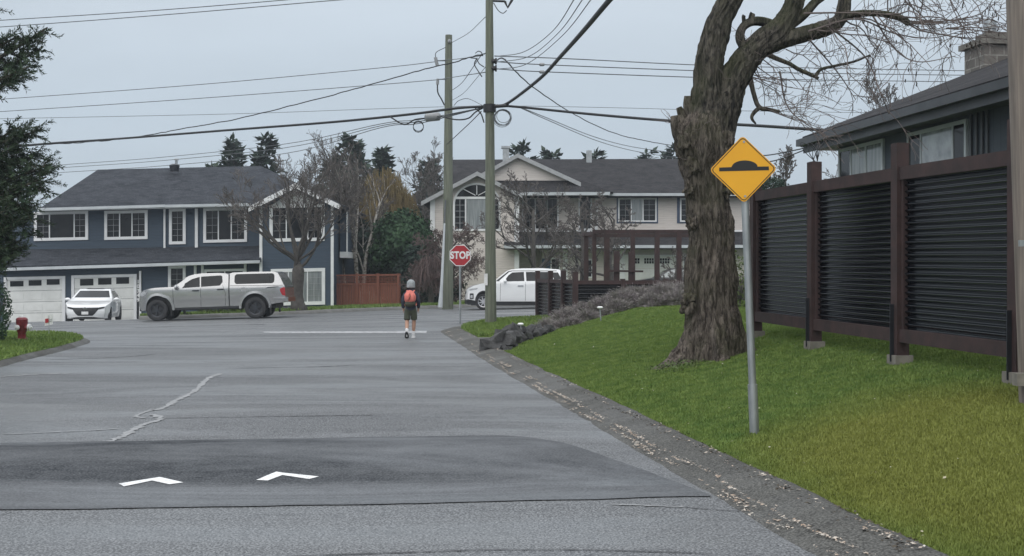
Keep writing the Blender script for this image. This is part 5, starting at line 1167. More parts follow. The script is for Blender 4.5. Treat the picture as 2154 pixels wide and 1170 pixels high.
for (a, b, dens, sp_) in (((-100, 150), (100, 58), 60, .1), ((-100, 160), (84, 105), 70, .13), ((-90, 170), (60, 140), 70, .15), ((-100, 110), (40, 75), 60, .12), ((-90, 190), (30, 168), 30, .06), ((-100, 20), (-6, 14), 20, .08),
    ((-120, 300), (88, 272), 70, .12), ((-120, 320), (40, 268), 80, .14), ((-120, 360), (80, 325), 90, .15), ((-120, 390), (108, 345), 110, .16), ((-120, 420), (98, 372), 110, .17), ((-120, 450), (70, 420), 120, .2), ((-120, 490), (55, 460), 120, .2), ((-120, 530), (46, 505), 90, .18), ((-120, 560), (34, 530), 70, .16), ((-120, 440), (20, 400), 120, .2), ((-120, 600), (10, 560), 30, .12), ((-100, 350), (20, 320), 120, .2), ((-100, 500), (10, 480), 120, .2)):
    dY = rg.uniform(-.5, .5); spruce_limb(P(a[0]-20, a[1]+20, Yc), P(b[0], b[1], Yc+dY), int(dens*1.0), sp_)
lb.build('limbs', 'limbbark', ct, world=True); nb.build('needles', 'fir', ct, world=True)
# ---------------------------------------------------------------- the big pollarded tree
YB = 16.7; mpp = YB/F
bt = thing('big_tree', 'massive rough-barked pollarded tree with two leaning limbs on the lawn', 'tree', (X(1500, YB), YB, HL(X(1500, YB), YB)))
def barkfn(amp, lumps):
    def fn(q, p, r, th):
        d = (q-p); 
        if d.length < 1e-6: return q
        v = Vector((math.cos(th)*2.3, math.sin(th)*2.3, p.z*.55+p.x*.5))
        n1 = mnoise.fractal(v*1.7, 1.0, 2.0, 4); n2 = abs(mnoise.noise(Vector((math.cos(th)*6.5, math.sin(th)*6.5, p.z*.8+p.x)))); n3 = mnoise.noise(Vector((q.x, q.y, q.z))*3.2)
        n4 = abs(mnoise.noise(Vector((math.cos(th)*13, math.sin(th)*13, p.z*1.6+p.x*1.4))))
        wz = .5*mnoise.noise(Vector((q.x*1.5, q.y*1.5, q.z*1.1))); t2 = th+wz
        r1 = 1-2.2*abs(mnoise.noise(Vector((math.cos(t2)*5, math.sin(t2)*5, p.z*.75+p.x*.6)))); r2 = 1-2.2*abs(mnoise.noise(Vector((math.cos(t2)*12, math.sin(t2)*12, p.z*2.2+p.x*1.6+7))))
        vd = mnoise.voronoi(Vector((math.cos(t2)*4.2, math.sin(t2)*4.2, p.z*1.9+p.x*1.3)))[0]; pl_ = min(1., (vd[1]-vd[0])*2.6); r3 = mnoise.noise(Vector((math.cos(th)*22, math.sin(th)*22, p.z*7)))+(pl_-.7)*1.6
        return p+d*(1+amp*(n1*.5+(r1-.55)*.5+(r2-.5)*.3+r3*.2)+lumps*max(0, n3)*.6)
    return fn
def dense(pts, n=10):
    """pts: (px,py,rpx,dY) -> dense world centre line with radii"""
    c = catmull([Vector((a, b, 0)) for a, b, *_ in pts], n); rr = catmull([Vector((q[2], q[3] if len(q) > 3 else 0, 0)) for q in pts], n)
    return [P(v.x, v.y, YB+w_.y) for v, w_ in zip(c, rr)], [max(.3, w_.x)*mpp for w_ in rr]
mb = MB()
tr = [(1500, 775, 74), (1500, 748, 65), (1500, 715, 57), (1497, 670, 53), (1494, 620, 52), (1497, 560, 49), (1497, 500, 46), (1491, 440, 46), (1487, 390, 46), (1484, 340, 52), (1480, 300, 55), (1483, 265, 46), (1491, 228, 30), (1497, 190, 18), (1504, 140, 5)]
pts, rad = dense(tr, 14)
def trunkfn(q, p, r, th):
    q = barkfn(.2, .28)(q, p, r, th); 
    g = HL(X(1500, YB), YB); hh = p.z-g
    if hh < .7:                       # buttress roots
        k = max(0, 1-hh/.7)**2*.55*max(0, math.cos(th*5+1.1)); q = q+(q-p)*k
    return q
mb.tube(pts, rad, 170, fn=trunkfn)
rg = random.Random(77)
for (a, b, r_) in ((1530, 398, 9), (1455, 470, 8), (1447, 640, 11), (1452, 628, 8), (1458, 350, 10), (1528, 302, 12), (1448, 300, 13), (1450, 400, 8)):     # burls
    q = P(a, b, YB-.25); mb.ico(q, r_*mpp*1.2, 4, 1.3, a, (1, .8, 1.3))
mb.build('trunk', 'bark', bt, world=True, sm='all')
def limb(name, spec, mat='limbbark', n=72, amp=.24, lumps=.3, dn=18, seg=None):
    pts, rad = dense(spec, dn); m = MB(); m.tube(pts, rad, n, fn=barkfn(amp, lumps)); return m.build(name, mat, bt, world=True, sm='all')
limb('limb', [(1484, 330, 34), (1484, 260, 38), (1487, 200, 32), (1491, 150, 29), (1498, 100, 28), (1506, 65, 27), (1522, 25, 24), (1545, -15, 24), (1575, -80, 22), (1600, -160, 18)])
limb('limb', [(1498, 330, 34), (1506, 270, 38), (1524, 215, 35), (1545, 165, 31), (1570, 125, 28), (1600, 95, 27), (1635, 68, 26), (1655, 40, 22), (1672, 5, 19), (1690, -50, 17), (1720, -120, 13)])
limb('limb', [(1612, 92, 24), (1650, 82, 19), (1700, 70, 17), (1740, 58, 16), (1766, 42, 15), (1776, 10, 14), (1782, -40, 12), (1790, -110, 9)], n=28)
limb('limb', [(1762, 48, 12), (1787, 32, 8), (1841, 28, 6.5), (1889, 36, 7), (1913, 50, 6)], n=16)
limb('limb', [(1600, 62, 13), (1622, 46, 9), (1600, 42, 9), (1575, 46, 9), (1560, 60, 9), (1556, 85, 8), (1562, 98, 8)] and [(1640, 60, 10), (1615, 47, 9), (1588, 44, 9.5), (1566, 54, 9), (1557, 75, 9), (1562, 98, 9)], n=18, lumps=.6)
limb('stub', [(1578, 50, 7), (1582, 32, 6.5), (1583, 29, 6)], n=12); limb('stub', [(1566, 52, 5), (1564, 36, 4), (1565, 33, 4)], n=12)
limb('limb', [(1660, 55, 11), (1690, 32, 10), (1712, 8, 9), (1735, -12, 8)], n=16)
limb('limb', [(1572, 150, 10), (1580, 175, 6), (1588, 205, 5), (1598, 226, 5), (1620, 231, 4), (1640, 235, 3.5)], n=12); limb('limb', [(1598, 226, 5), (1584, 240, 4), (1582, 250, 3.5), (1590, 261, 2)], n=10)
limb('limb', [(1610, 112, 6), (1630, 122, 5), (1660, 134, 4.5), (1680, 146, 4.5), (1705, 157, 4), (1722, 165, 3)], n=10); limb('limb', [(1716, 160, 4), (1728, 146, 3.5), (1760, 138, 3), (1796, 130, 2.5), (1830, 116, 1.5)], n=8)
# sawn stubs where old limbs were cut, left side
for sp_ in ([(1455, 300, 30), (1436, 278, 24), (1430, 255, 19), (1429, 244, 17)], [(1470, 250, 24), (1452, 228, 15), (1449, 208, 11), (1449, 203, 9)], [(1440, 262, 10), (1432, 236, 8), (1428, 226, 6)]):
    limb('stub', sp_, n=18, mat='bark', lumps=.5)
# fine twigs
rg = random.Random(123); tw = MB()
def twig(p, d, L, r, depth, droop=.05):
    n = 7; pts = [p]; q = Vector(p); d = Vector(d).normalized()
    for i in range(n):
        d = (d+Vector((rg.gauss(0, .17), rg.gauss(0, .17), rg.gauss(0, .17)-droop))).normalized(); q = q+d*L/n; pts.append(q.copy())
    tw.tube(pts, [max(.0032, r*(1-.6*i/n)) for i in range(n+1)], 4 if r > .01 else 3, cap=False)
    if depth:
        for k in range(rg.randint(2, 4)):
            i = rg.randint(1, n-1); a = Vector((rg.gauss(0, 1), rg.gauss(0, .8), rg.gauss(0, 1))).normalized(); twig(pts[i], (d*.6+a*.75), L*rg.uniform(.35, .65), r*.55, depth-1, droop)
    return pts[-1]
ends = []
def twigs(spec, count, L, r, depth, droop, dirf):
    pts, rad = dense(spec, 8)
    for k in range(count):
        i = rg.randint(0, len(pts)-1); ends.append(twig(pts[i], dirf(), rg.uniform(*L), r, depth, droop))
twigs([(1560, 160, 5), (1600, 130, 5), (1660, 100, 5)], 8, (.7, 1.5), .009, 2, .04, lambda: Vector((rg.uniform(.4, 1.2), rg.gauss(0, .5), rg.uniform(-1.1, -.1))))
twigs([(1598, 226, 5), (1640, 235, 5)], 5, (.6, 1.2), .007, 2, .01, lambda: Vector((1, rg.gauss(0, .5), rg.uniform(-.5, .3))))
twigs([(1640, 130, 5), (1720, 165, 3), (1830, 116, 2)], 8, (.4, 1.0), .008, 2, .04, lambda: Vector((rg.uniform(-.2, 1), rg.gauss(0, .5), rg.uniform(-.9, .8))))
twigs([(1700, 70, 5), (1766, 44, 5), (1841, 28, 5), (1913, 50, 5)], 11, (.7, 1.7), .012, 2, .05, lambda: Vector((rg.uniform(.2, 1.2), rg.gauss(0, .6), rg.uniform(-.7, .35))))
twigs([(1913, 50, 5), (1990, 60, 3)], 9, (.7, 1.5), .010, 2, .0, lambda: Vector((1.1, rg.gauss(0, .5), rg.uniform(-.4, .5))))
twigs([(1775, -60, 5), (1900, -70, 3), (2050, -80, 3)], 11, (.7, 1.5), .012, 2, .09, lambda: Vector((rg.uniform(.1, 1), rg.gauss(0, .5), rg.uniform(-.8, -.1))))
twigs([(1470, 200, 3), (1500, 330, 3), (1520, 290, 3)], 5, (.3, .6), .006, 1, .0, lambda: Vector((rg.gauss(0, 1), -.8, rg.gauss(0, .6))))
twigs([(1420, 260, 3), (1428, 240, 3)], 6, (.12, .3), .006, 0, .0, lambda: Vector((-1, rg.gauss(0, .4), rg.uniform(-.3, 1))))
twigs([(1520, 190, 3), (1590, 110, 3)], 6, (.25, .6), .007, 1, .0, lambda: Vector((-.5, rg.gauss(0, .4), 1)))
for spx in ([(1700, 66), (1800, 40), (1880, 70), (1960, 80), (2040, 60)], [(1690, 28), (1780, 27), (1880, 32), (2000, 52)], [(1745, 56), (1820, 120), (1850, 190), (1870, 240)], [(1640, 150), (1660, 230), (1740, 290)], [(1690, 70), (1760, 150), (1800, 210)], [(1835, 32), (1880, 100), (1930, 130), (2010, 118)], [(1900, 45), (1980, 45), (2060, 30), (2095, -10)]):
    pts = catmull([P(a, b, YB+rg.uniform(-.5, .5)) for a, b in spx], 7); tw.tube(pts, [.014*(1-.7*i/len(pts)) for i in range(len(pts))], 5, cap=False)
    for k in range(7): ends.append(twig(pts[rg.randint(2, len(pts)-1)], Vector((rg.uniform(-.2, 1), rg.gauss(0, .5), rg.gauss(-.15, .6))), rg.uniform(.25, .8), .007, 1, .03))
tw.build('twigs', 'twig', bt, world=True)
pd = MB()
for (a, b) in [(2082, 12), (2088, 26), (2094, 20), (2100, 34), (2105, 10), (2078, 34), (2066, 32), (2060, 38), (2072, 20), (2092, 2), (2099, 58), (2101, 66), (2044, 92), (2052, 88), (2040, 84), (2060, 82), (1927, 150), (1928, 172), (1904, 166), (1911, 142), (1885, 84), (1998, 92), (1886, 130), (2024, 75)]+[(1700+rg.random()*400, rg.random()*100) for _ in range(14)]:
    q = P(a, b, YB+rg.uniform(-.4, .4)); L = rg.uniform(.05, .09); pd.tube([q, q+Vector((.005, 0, -L*.3)), q+Vector((0, .005, -L*.8)), q+Vector((.006, 0, -L))], [.003, .008, .009, .002], 5)
pd.build('seed_pods', 'pod', bt, world=True)
# ---------------------------------------------------------------- cars
class Car:
    """local frame: x from nose (negative) to tail, y across (-1..1 half widths), z up"""
    def __init__(s, root, prof, W, wf, bow, xs=(), zs=()): s.r = root; s.prof = prof; s.W = W; s.wf = wf; s.bow = bow
    def mp(s, x, y, z):
        w_ = s.W*s.wf(x, z); return Vector((x+s.bow(x)*y*y, y*w_, z))
    def body(s, mat, name='body'):
        bm = bmesh.new(); vs = [bm.verts.new((x, -1, z)) for x, z in s.prof]; f = bm.faces.new(vs)
        r = bmesh.ops.extrude_face_region(bm, geom=[f]); 
        for v in [g for g in r['geom'] if isinstance(g, bmesh.types.BMVert)]: v.co.y = 1
        x0, x1 = min(p[0] for p in s.prof), max(p[0] for p in s.prof); z0, z1 = min(p[1] for p in s.prof), max(p[1] for p in s.prof)
        cuts = [((0, y, 0), (0, 1, 0)) for y in (-.97, -.9, -.75, -.5, -.25, 0, .25, .5, .75, .9, .97)]+[((0, 0, z0+(z1-z0)*k/22), (0, 0, 1)) for k in range(1, 22)]+[((x0+(x1-x0)*k/34, 0, 0), (1, 0, 0)) for k in range(1, 34)]
        for c, n in cuts: bmesh.ops.bisect_plane(bm, geom=bm.verts[:]+bm.edges[:]+bm.faces[:], plane_co=c, plane_no=n)
        for v in bm.verts:
            y = v.co.y; v.co = s.mp(v.co.x, y, v.co.z)
            if abs(y) > .98: pass
        # soften the shoulders: pull the outermost rim in on top surfaces
        bmesh.ops.triangulate(bm, faces=[f for f in bm.faces if len(f.verts) > 4]); bmesh.ops.recalc_face_normals(bm, faces=bm.faces)
        me = bpy.data.meshes.new(name); bm.to_mesh(me); bm.free(); me.shade_smooth(); me.set_sharp_from_angle(angle=R(35))
        o = bpy.data.objects.new(name, me); C.objects.link(o); me.materials.append(M[mat]); o.parent = s.r
        bv = o.modifiers.new('bevel', 'BEVEL'); bv.width = .03; bv.segments = 3; bv.limit_method = 'ANGLE'; bv.angle_limit = R(40)
        return o
    def side(s, name, poly, mat, off=.006, th=.01, sides=(-1, 1), parent=None, label=None):
        """panel following the body side; poly (x,z); one object per side"""
        out = []
        for sg_ in sides:
            bm = bmesh.new(); bm.faces.new([bm.verts.new((x, 0, z)) for x, z in poly])
            x0, x1 = min(p[0] for p in poly), max(p[0] for p in poly); z0, z1 = min(p[1] for p in poly), max(p[1] for p in poly)
            t = x0+.15
            while t < x1: bmesh.ops.bisect_plane(bm, geom=bm.verts[:]+bm.edges[:]+bm.faces[:], plane_co=(t, 0, 0), plane_no=(1, 0, 0)); t += .15
            t = z0+.06
            while t < z1: bmesh.ops.bisect_plane(bm, geom=bm.verts[:]+bm.edges[:]+bm.faces[:], plane_co=(0, 0, t), plane_no=(0, 0, 1)); t += .06
            r = bmesh.ops.extrude_face_region(bm, geom=bm.faces[:]); top = set(g for g in r['geom'] if isinstance(g, bmesh.types.BMVert))
            for v in bm.verts:
                q = s.mp(v.co.x, sg_, v.co.z); q.y += sg_*(off if v in top else off-th); v.co = q
            bmesh.ops.recalc_face_normals(bm, faces=bm.faces); me = bpy.data.meshes.new(name); bm.to_mesh(me); bm.free()
            o = bpy.data.objects.new(name, me); C.objects.link(o); me.materials.append(M[mat]); o.parent = parent or s.r
            if label: o['label'] = label
            out.append(o)
        return out
    def across(s, name, a, b, y0, y1, mat, off=.008, parent=None):
        """panel over the profile segment a->b (x,z) from y0 to y1 (in -1..1)"""
        a, b = Vector((a[0], 0, a[1])), Vector((b[0], 0, b[1])); n = (b-a).cross(Vector((0, 1, 0))).normalized()
        if n.z < 0 and abs(n.z) > .1: n = -n
        if abs(n.z) <= .1 and n.x*( -1 if a.x < 1 else 1) < 0: n = -n
        mb = MB(); K = 10; vs = []
        for d in (off, off-.012):
            for j in range(K+1):
                y = y0+(y1-y0)*j/K
                for q in (a, b): vs.append(s.mp(q.x, y, q.z)+n*d)
        f = []
        for j in range(K):
            i = 2*j; f += [(i, i+1, i+3, i+2), (i+2*(K+1), i+2+2*(K+1), i+3+2*(K+1), i+1+2*(K+1))]
        e_ = 2*(K+1); f += [(0, e_, e_+1, 1), (2*K, 2*K+1, e_+2*K+1, e_+2*K)]+[(2*j, 2*j+2, e_+2*j+2, e_+2*j) for j in range(K)]+[(2*j+1, e_+2*j+1, e_+2*j+3, 2*j+3) for j in range(K)]
        mb.add(vs, f); return mb.build(name, mat, parent or s.r, sm=True)
    def wheel(s, x, z, r, wd, rimmat, spokes, yout, tr=.62):
        for sg_ in (-1, 1):
            def ring(rr, yy): return [(x+rr*math.cos(a/32*6.2832), yy, z+rr*math.sin(a/32*6.2832)) for a in range(32)]
            yo, yi = sg_*yout, sg_*(yout-wd); mb = MB(); prof = [(r*tr, yo-sg_*.02), (r*.72, yo), (r*.92, yo-sg_*.006), (r, yo-sg_*.03), (r, yi+sg_*.03), (r*.9, yi), (r*tr, yi)]
            vs = []; 
            for rr, yy in prof: vs += ring(rr, yy)
            f = [(k*32+a, k*32+(a+1)%32, (k+1)*32+(a+1)%32, (k+1)*32+a) for k in range(len(prof)-1) for a in range(32)]; f.append(tuple((len(prof)-1)*32+a for a in range(32)))
            mb.add(vs, f); w_ = mb.build('wheel', 'tyre', s.r, sm=True)
            rm = MB(); yb = yo-sg_*.07
            vs = ring(r*tr, yo-sg_*.018)+ring(r*tr*.9, yo-sg_*.03)+ring(r*tr*.88, yb); rm.add(vs, [(k*32+a, k*32+(a+1)%32, (k+1)*32+(a+1)%32, (k+1)*32+a) for k in range(2) for a in range(32)])
            for k in range(spokes):
                a = k/spokes*6.2832+.3; c_, n_ = math.cos(a), math.sin(a); hw = r*.07
                for (r0, r1, h0, h1) in ((r*.12, r*tr*.93, hw*1.2, hw*.8),):
                    q = [(x+c_*r0-n_*h0, z+n_*r0+c_*h0), (x+c_*r1-n_*h1, z+n_*r1+c_*h1), (x+c_*r1+n_*h1, z+n_*r1-c_*h1), (x+c_*r0+n_*h0, z+n_*r0-c_*h0)]
                    rm.add([(u, yo-sg_*.025, v) for u, v in q]+[(u, yo-sg_*.06, v) for u, v in q], [(0, 1, 2, 3), (7, 6, 5, 4), (0, 4, 5, 1), (1, 5, 6, 2), (2, 6, 7, 3), (3, 7, 4, 0)])
            rm.tube([(x, yo-sg_*.07, z), (x, yo-sg_*.02, z)], r*.17, 14); rm.build('rim', rimmat, w_, sm=True)
            MB().tube([(x, yb+sg_*.002, z), (x, yb-sg_*.02, z)], r*tr*.88, 24).build('brake', 'plastic', w_)
    def seam(s, x0, z0, x1, z1, mat='cardark', w_=.012):
        n = Vector((x1-x0, 0, z1-z0)); n = Vector((-n.z, 0, n.x)).normalized()*w_/2; return [(x0+n.x, z0+n.z), (x1+n.x, z1+n.z), (x1-n.x, z1-n.z), (x0-n.x, z0-n.z)]
def arch(cx_, cz, r, a0=180, a1=0, n=14): return [(cx_+r*math.cos(R(a0+(a1-a0)*i/n)), cz+r*math.sin(R(a0+(a1-a0)*i/n))) for i in range(n+1)]
def band(cx_, cz, r0, r1, a0, a1, n=18):
    return [(cx_+r1*math.cos(R(a0+(a1-a0)*i/n)), cz+r1*math.sin(R(a0+(a1-a0)*i/n))) for i in range(n+1)]+[(cx_+r0*math.cos(R(a1+(a0-a1)*i/n)), cz+r0*math.sin(R(a1+(a0-a1)*i/n))) for i in range(n+1)]
def band_parts(car, name, cx_, cz, r0, r1, a0, a1, mat, off):
    for i in range(1): pass
    for sg_ in (-1, 1):
        mb = MB(); n = 20; vs = []
        for i in range(n+1):
            a = R(a0+(a1-a0)*i/n)
            for rr, o_ in ((r0, .0), (r0, off), (r1, off*.8), (r1, 0)):
                q = car.mp(cx_+rr*math.cos(a), sg_, cz+rr*math.sin(a)); q.y += sg_*o_; vs.append(q)
        mb.add(vs, [(4*i+k, 4*i+(k+1)%4, 4*i+4+(k+1)%4, 4*i+4+k) for i in range(n) for k in range(4)]+[(0, 1, 2, 3), (4*n+3, 4*n+2, 4*n+1, 4*n)]); mb.build(name, mat, car.r, sm=True)

# silver pickup
YT = 45.8; xT0 = X(346, YT); zT = G(xT0, YT-1); zT1 = G(xT0+3.57, YT-1)
tk = thing('pickup_truck', 'silver four-door pickup with matching canopy parked facing left', 'pickup truck', (xT0, YT, zT+.005)); tk.rotation_euler = (0, -math.atan2(zT1-zT, 3.57), 0)
prof = [(-.70, .36), (-.80, .46), (-.815, .62), (-.78, .9), (-.745, 1.04), (-.62, 1.12), (-.4, 1.165), (-.1, 1.2), (.3, 1.215), (.55, 1.225), (.72, 1.33), (1.0, 1.52), (1.18, 1.61), (1.35, 1.655), (1.64, 1.69), (2.23, 1.69), (2.5, 1.665), (2.605, 1.62), (2.615, 1.22), (2.645, 1.22), (2.655, 1.655), (2.75, 1.69), (3.47, 1.70), (4.25, 1.69), (4.39, 1.65), (4.5, 1.45), (4.62, 1.19), (4.66, 1.12), (4.67, .8), (4.66, .62), (4.5, .56)]+[(4.08, .5)]+arch(3.57, .42, .5, 0, 180)[1:-1]+[(3.05, .45), (2.63, .43), (.6, .42), (.53, .42)]+arch(0, .42, .5, 0, 180)[1:-1]+[(-.52, .4)]
def wft(x, z):
    w_ = 1-.03*smooth(1.0, .4, z)
    if z > 1.14: w_ -= (z-1.14)*.25
    if x < -.3: w_ -= .16*smooth(-.3, -.82, x)
    if x > 4.3: w_ -= .05*smooth(4.3, 4.7, x)
    return w_
tc_ = Car(tk, prof, .95, wft, lambda x: .12*smooth(.2, -.8, x)+.0 if x < .3 else (.06 if x < 1 else 0))
tc_.body('silver')
tc_.side('front_side_window', [(.87, 1.17), (.98, 1.3), (1.28, 1.49), (1.56, 1.565), (1.575, 1.2)], 'glass')
tc_.side('rear_side_window', [(1.62, 1.2), (1.61, 1.57), (2.33, 1.6), (2.38, 1.56), (2.4, 1.36), (2.3, 1.23)], 'glass')
def rr_poly(x0, z0, x1, z1, r, n=4):
    out = []
    for cx_, cz, a in ((x1-r, z1-r, 0), (x0+r, z1-r, 90), (x0+r, z0+r, 180), (x1-r, z0+r, 270)):
        for k in range(n+1): t = R(a+90*k/n); out.append((cx_+r*math.cos(t), cz+r*math.sin(t)))
    return out
tc_.side('canopy_window', rr_poly(2.83, 1.27, 4.28, 1.63, .1), 'glass')
tc_.side('canopy_seam', tc_.seam(2.66, 1.215, 4.6, 1.185, w_=.014), 'cardark', .003, .004)
for i, sx in enumerate(((.53, 1.15, .55, .5), (1.6, 1.16, 1.6, .47), (2.4, 1.25, 2.5, .95), (2.5, .95, 2.48, .5))): tc_.side('door_seam', tc_.seam(*sx), 'plastic', .002, .004)
tc_.side('cab_gap', [(2.61, .47), (2.65, .47), (2.655, 1.6), (2.61, 1.6)], 'plastic', .003, .004)
tc_.side('side_molding', [(.68, .73), (.76, .785), (2.6, .83), (2.6, .76), (.76, .715)], 'chrome' if False else 'silver', .03, .04)
tc_.side('bed_molding', [(2.66, .83), (2.83, .83), (2.87, .8), (2.83, .765), (2.66, .765)], 'silver', .03, .04)
tc_.side('rocker_step', [(.6, .38), (.58, .46), (3.0, .48), (3.0, .4)], 'plastic', .02, .06)
tc_.side('door_handle', rr_poly(1.3, 1.04, 1.55, 1.09, .02), 'rimdark', .03, .03); tc_.side('door_handle', rr_poly(2.2, 1.065, 2.44, 1.115, .02), 'rimdark', .03, .03)
tc_.side('fuel_door', rr_poly(3.08, 1.0, 3.25, 1.14, .02), 'greybarge', .003, .004, sides=(-1,))
tc_.side('headlight', [(-.74, .92), (-.73, 1.03), (-.6, 1.075), (-.42, 1.06), (-.5, .97), (-.66, .9)], 'lamp', .012, .03)
tc_.side('taillight', [(4.48, 1.06), (4.62, 1.12), (4.66, 1.1), (4.665, .8), (4.56, .83), (4.49, .96)], 'redlens', .012, .03)
tc_.side('bumper_molding', [(4.2, .72), (4.26, .77), (4.66, .77), (4.67, .7)], 'chrome', .02, .03)
tc_.side('side_decal', [(3.93, 1.085), (4.45, 1.13), (4.44, 1.15), (4.05, 1.135)], 'stopred' if False else 'rimdark', .002, .003)
band_parts(tc_, 'wheel_arch_flare', 0, .42, .5, .585, -4, 184, 'silver', .045); band_parts(tc_, 'wheel_arch_flare', 3.57, .42, .5, .585, -4, 184, 'silver', .045)
tc_.wheel(0, .385, .385, .26, 'rimdark', 6, .96); tc_.wheel(3.57, .385, .385, .26, 'rimdark', 6, .96)
MB().box((1.8, 0, .44), (5.0, 1.35, .16)).box((3.57, 0, .4), (.14, 1.7, .14)).box((0, 0, .4), (.14, 1.6, .14)).build('chassis', 'plastic', tk)
MB().box((.02, 0, .7), (1.0, 1.5, .45)).box((3.57, 0, .7), (1.0, 1.5, .45)).build('wheel_well', 'plastic', tk)
tc_.across('windshield', (.74, 1.35), (1.2, 1.61), -.88, .88, 'glass'); tc_.across('grille', (-.8, .6), (-.775, .92), -.62, .62, 'plastic'); tc_.across('lower_bumper', (-.71, .37), (-.8, .47), -.9, .9, 'plastic')
for sg_ in (-1, 1):
    MB().ico((.74, sg_*1.03, 1.2), .14, 2, .1, 2, (.45, .9, .75)).box((.76, sg_*.94, 1.15), (.06, .12, .05)).build('side_mirror', 'silver', tk, sm='all'); 
    MB().box((.52, sg_*.86, .33), (.03, .24, .3)).box((4.12, sg_*.86, .33), (.03, .24, .3)).build('mud_flap', 'plastic', tk)
MB().tube([(4.5, -.4, .38), (4.66, -.42, .37)], .04, 8).build('tail_pipe', 'chrome', tk)
MB().box((4.69, 0, .66), (.1, 1.5, .16)).build('rear_bumper', 'chrome', tk)

# white compact SUV
YK = 49.8; xk = X(1018, YK)
kv = thing('white_suv', 'boxy white compact SUV parked beyond the junction, half hidden by the low fence', 'car', (xk, YK, G(xk, YK)+.005))
prof = [(-.72, .2), (-.77, .32), (-.76, .62), (-.72, .78), (-.66, .86), (-.5, .95), (-.1, 1.04), (.3, 1.09), (.42, 1.12), (.7, 1.36), (.95, 1.55), (1.1, 1.6), (1.5, 1.64), (2.3, 1.65), (3.0, 1.6), (3.12, 1.5), (3.3, 1.1), (3.38, .9), (3.38, .35), (3.3, .25)]+[(3.0, .2)]+arch(2.6, .33, .38, 0, 180)[1:-1]+[(2.2, .2), (.4, .2)]+arch(0, .33, .38, 0, 180)[1:-1]+[(-.4, .2)]
def wfk(x, z):
    w_ = 1-.04*smooth(.5, .2, z)
    if z > 1.05: w_ -= (z-1.05)*.38
    if x < -.2: w_ -= .2*smooth(-.2, -.8, x)
    return w_
kc = Car(kv, prof, .9, wfk, lambda x: .14*smooth(.2, -.8, x)); kc.body('carwhite')
kc.side('front_side_window', [(.82, 1.12), (.98, 1.36), (1.14, 1.48), (1.6, 1.5), (1.62, 1.14)], 'glass')
kc.side('rear_side_window', [(1.7, 1.14), (1.68, 1.5), (2.55, 1.5), (2.7, 1.2), (2.5, 1.15)], 'glass')
kc.side('quarter_window', [(2.8, 1.2), (2.68, 1.48), (2.95, 1.48), (3.1, 1.22)], 'glass')
kc.side('pillar_trim', [(.5, 1.13), (.52, 1.17), (.98, 1.53), (1.14, 1.555), (2.9, 1.555), (2.9, 1.53), (1.15, 1.53), (1.02, 1.5), (.62, 1.15), (.66, 1.13)], 'plastic', .004, .006)
kc.side('sill_cladding', [(.42, .19), (.42, .33), (2.2, .33), (2.2, .19)], 'plastic', .015, .03)
kc.side('door_seam', kc.seam(.68, 1.08, .66, .36), 'cardark', .002, .004); kc.side('door_seam', kc.seam(1.66, 1.1, 1.66, .36), 'cardark', .002, .004)
kc.side('door_handle', rr_poly(1.35, .93, 1.58, .97, .015), 'chrome', .025, .03); kc.side('door_crease', [(.72, .52), (1.6, .62), (1.6, .64), (.72, .55)], 'white', .004, .006)
kc.side('headlight', [(-.74, .78), (-.66, .835), (-.28, .87), (-.34, .81), (-.66, .76)], 'lamp', .01, .03)
kc.side('fog_lamp', rr_poly(-.68, .42, -.5, .65, .03), 'plastic', .01, .03); kc.side('lower_lamp', rr_poly(-.65, .46, -.54, .58, .02), 'lamp', .016, .02)
kc.across('windshield', (.45, 1.14), (.93, 1.52), -.86, .86, 'glass'); kc.across('front_bumper', (-.775, .22), (-.77, .4), -.98, .98, 'plastic'); kc.across('grille', (-.76, .62), (-.745, .72), -.6, .6, 'plastic')
kc.side('bumper_corner', [(-.78, .2), (-.78, .42), (-.42, .36), (-.4, .2)], 'plastic', .012, .03)
band_parts(kc, 'wheel_arch_trim', 0, .33, .375, .43, -10, 190, 'plastic', .012); band_parts(kc, 'wheel_arch_trim', 2.6, .33, .375, .43, -10, 190, 'plastic', .012)
kc.wheel(0, .325, .325, .2, 'rim', 8, .88, .68); kc.wheel(2.6, .325, .325, .2, 'rim', 8, .88, .68)
MB().box((0, 0, .55), (.76, 1.35, .4)).box((2.6, 0, .55), (.76, 1.35, .4)).box((1.3, 0, .22), (3.6, 1.4, .1)).build('wheel_well', 'plastic', kv)
for sg_ in (-1, 1): MB().ico((.86, sg_*1.0, 1.14), .12, 2, .1, 2, (.6, .8, .6)).box((.86, sg_*.9, 1.1), (.06, .16, .04)).build('side_mirror', 'carwhite', kv, sm='all')

# white hatchback seen from the front
YM = 51.0; xm = X(179, YM)
mz = thing('white_hatchback', 'white hatchback with black grille on the driveway, nose to the street', 'car', (xm, YM, G(xm, YM+2)-.02), rz=0); 
mz.rotation_euler = (0, 0, R(90+9))
prof = [(.05, .2), (-.02, .25), (-.05, .4), (-.05, .52), (-.02, .64), (.05, .7), (.3, .78), (.8, .87), (1.25, .93), (1.5, 1.03), (2.1, 1.32), (2.35, 1.4), (2.7, 1.43), (3.3, 1.4), (3.8, 1.25), (4.25, 1.0), (4.38, .9), (4.4, .4), (4.3, .22)]+[(3.95, .2)]+arch(3.58, .33, .36, 0, 180)[1:-1]+[(3.2, .2), (1.25, .2)]+arch(.86, .33, .36, 0, 180)[1:-1]+[(.46, .2)]
def wfm(x, z):
    w_ = 1-.05*smooth(.45, .2, z)
    if z > .88: w_ -= (z-.88)*.58
    if x < .8: w_ -= .17*smooth(.8, -.05, x)**1.5
    if x > 3.6: w_ -= .12*smooth(3.6, 4.4, x)
    return w_
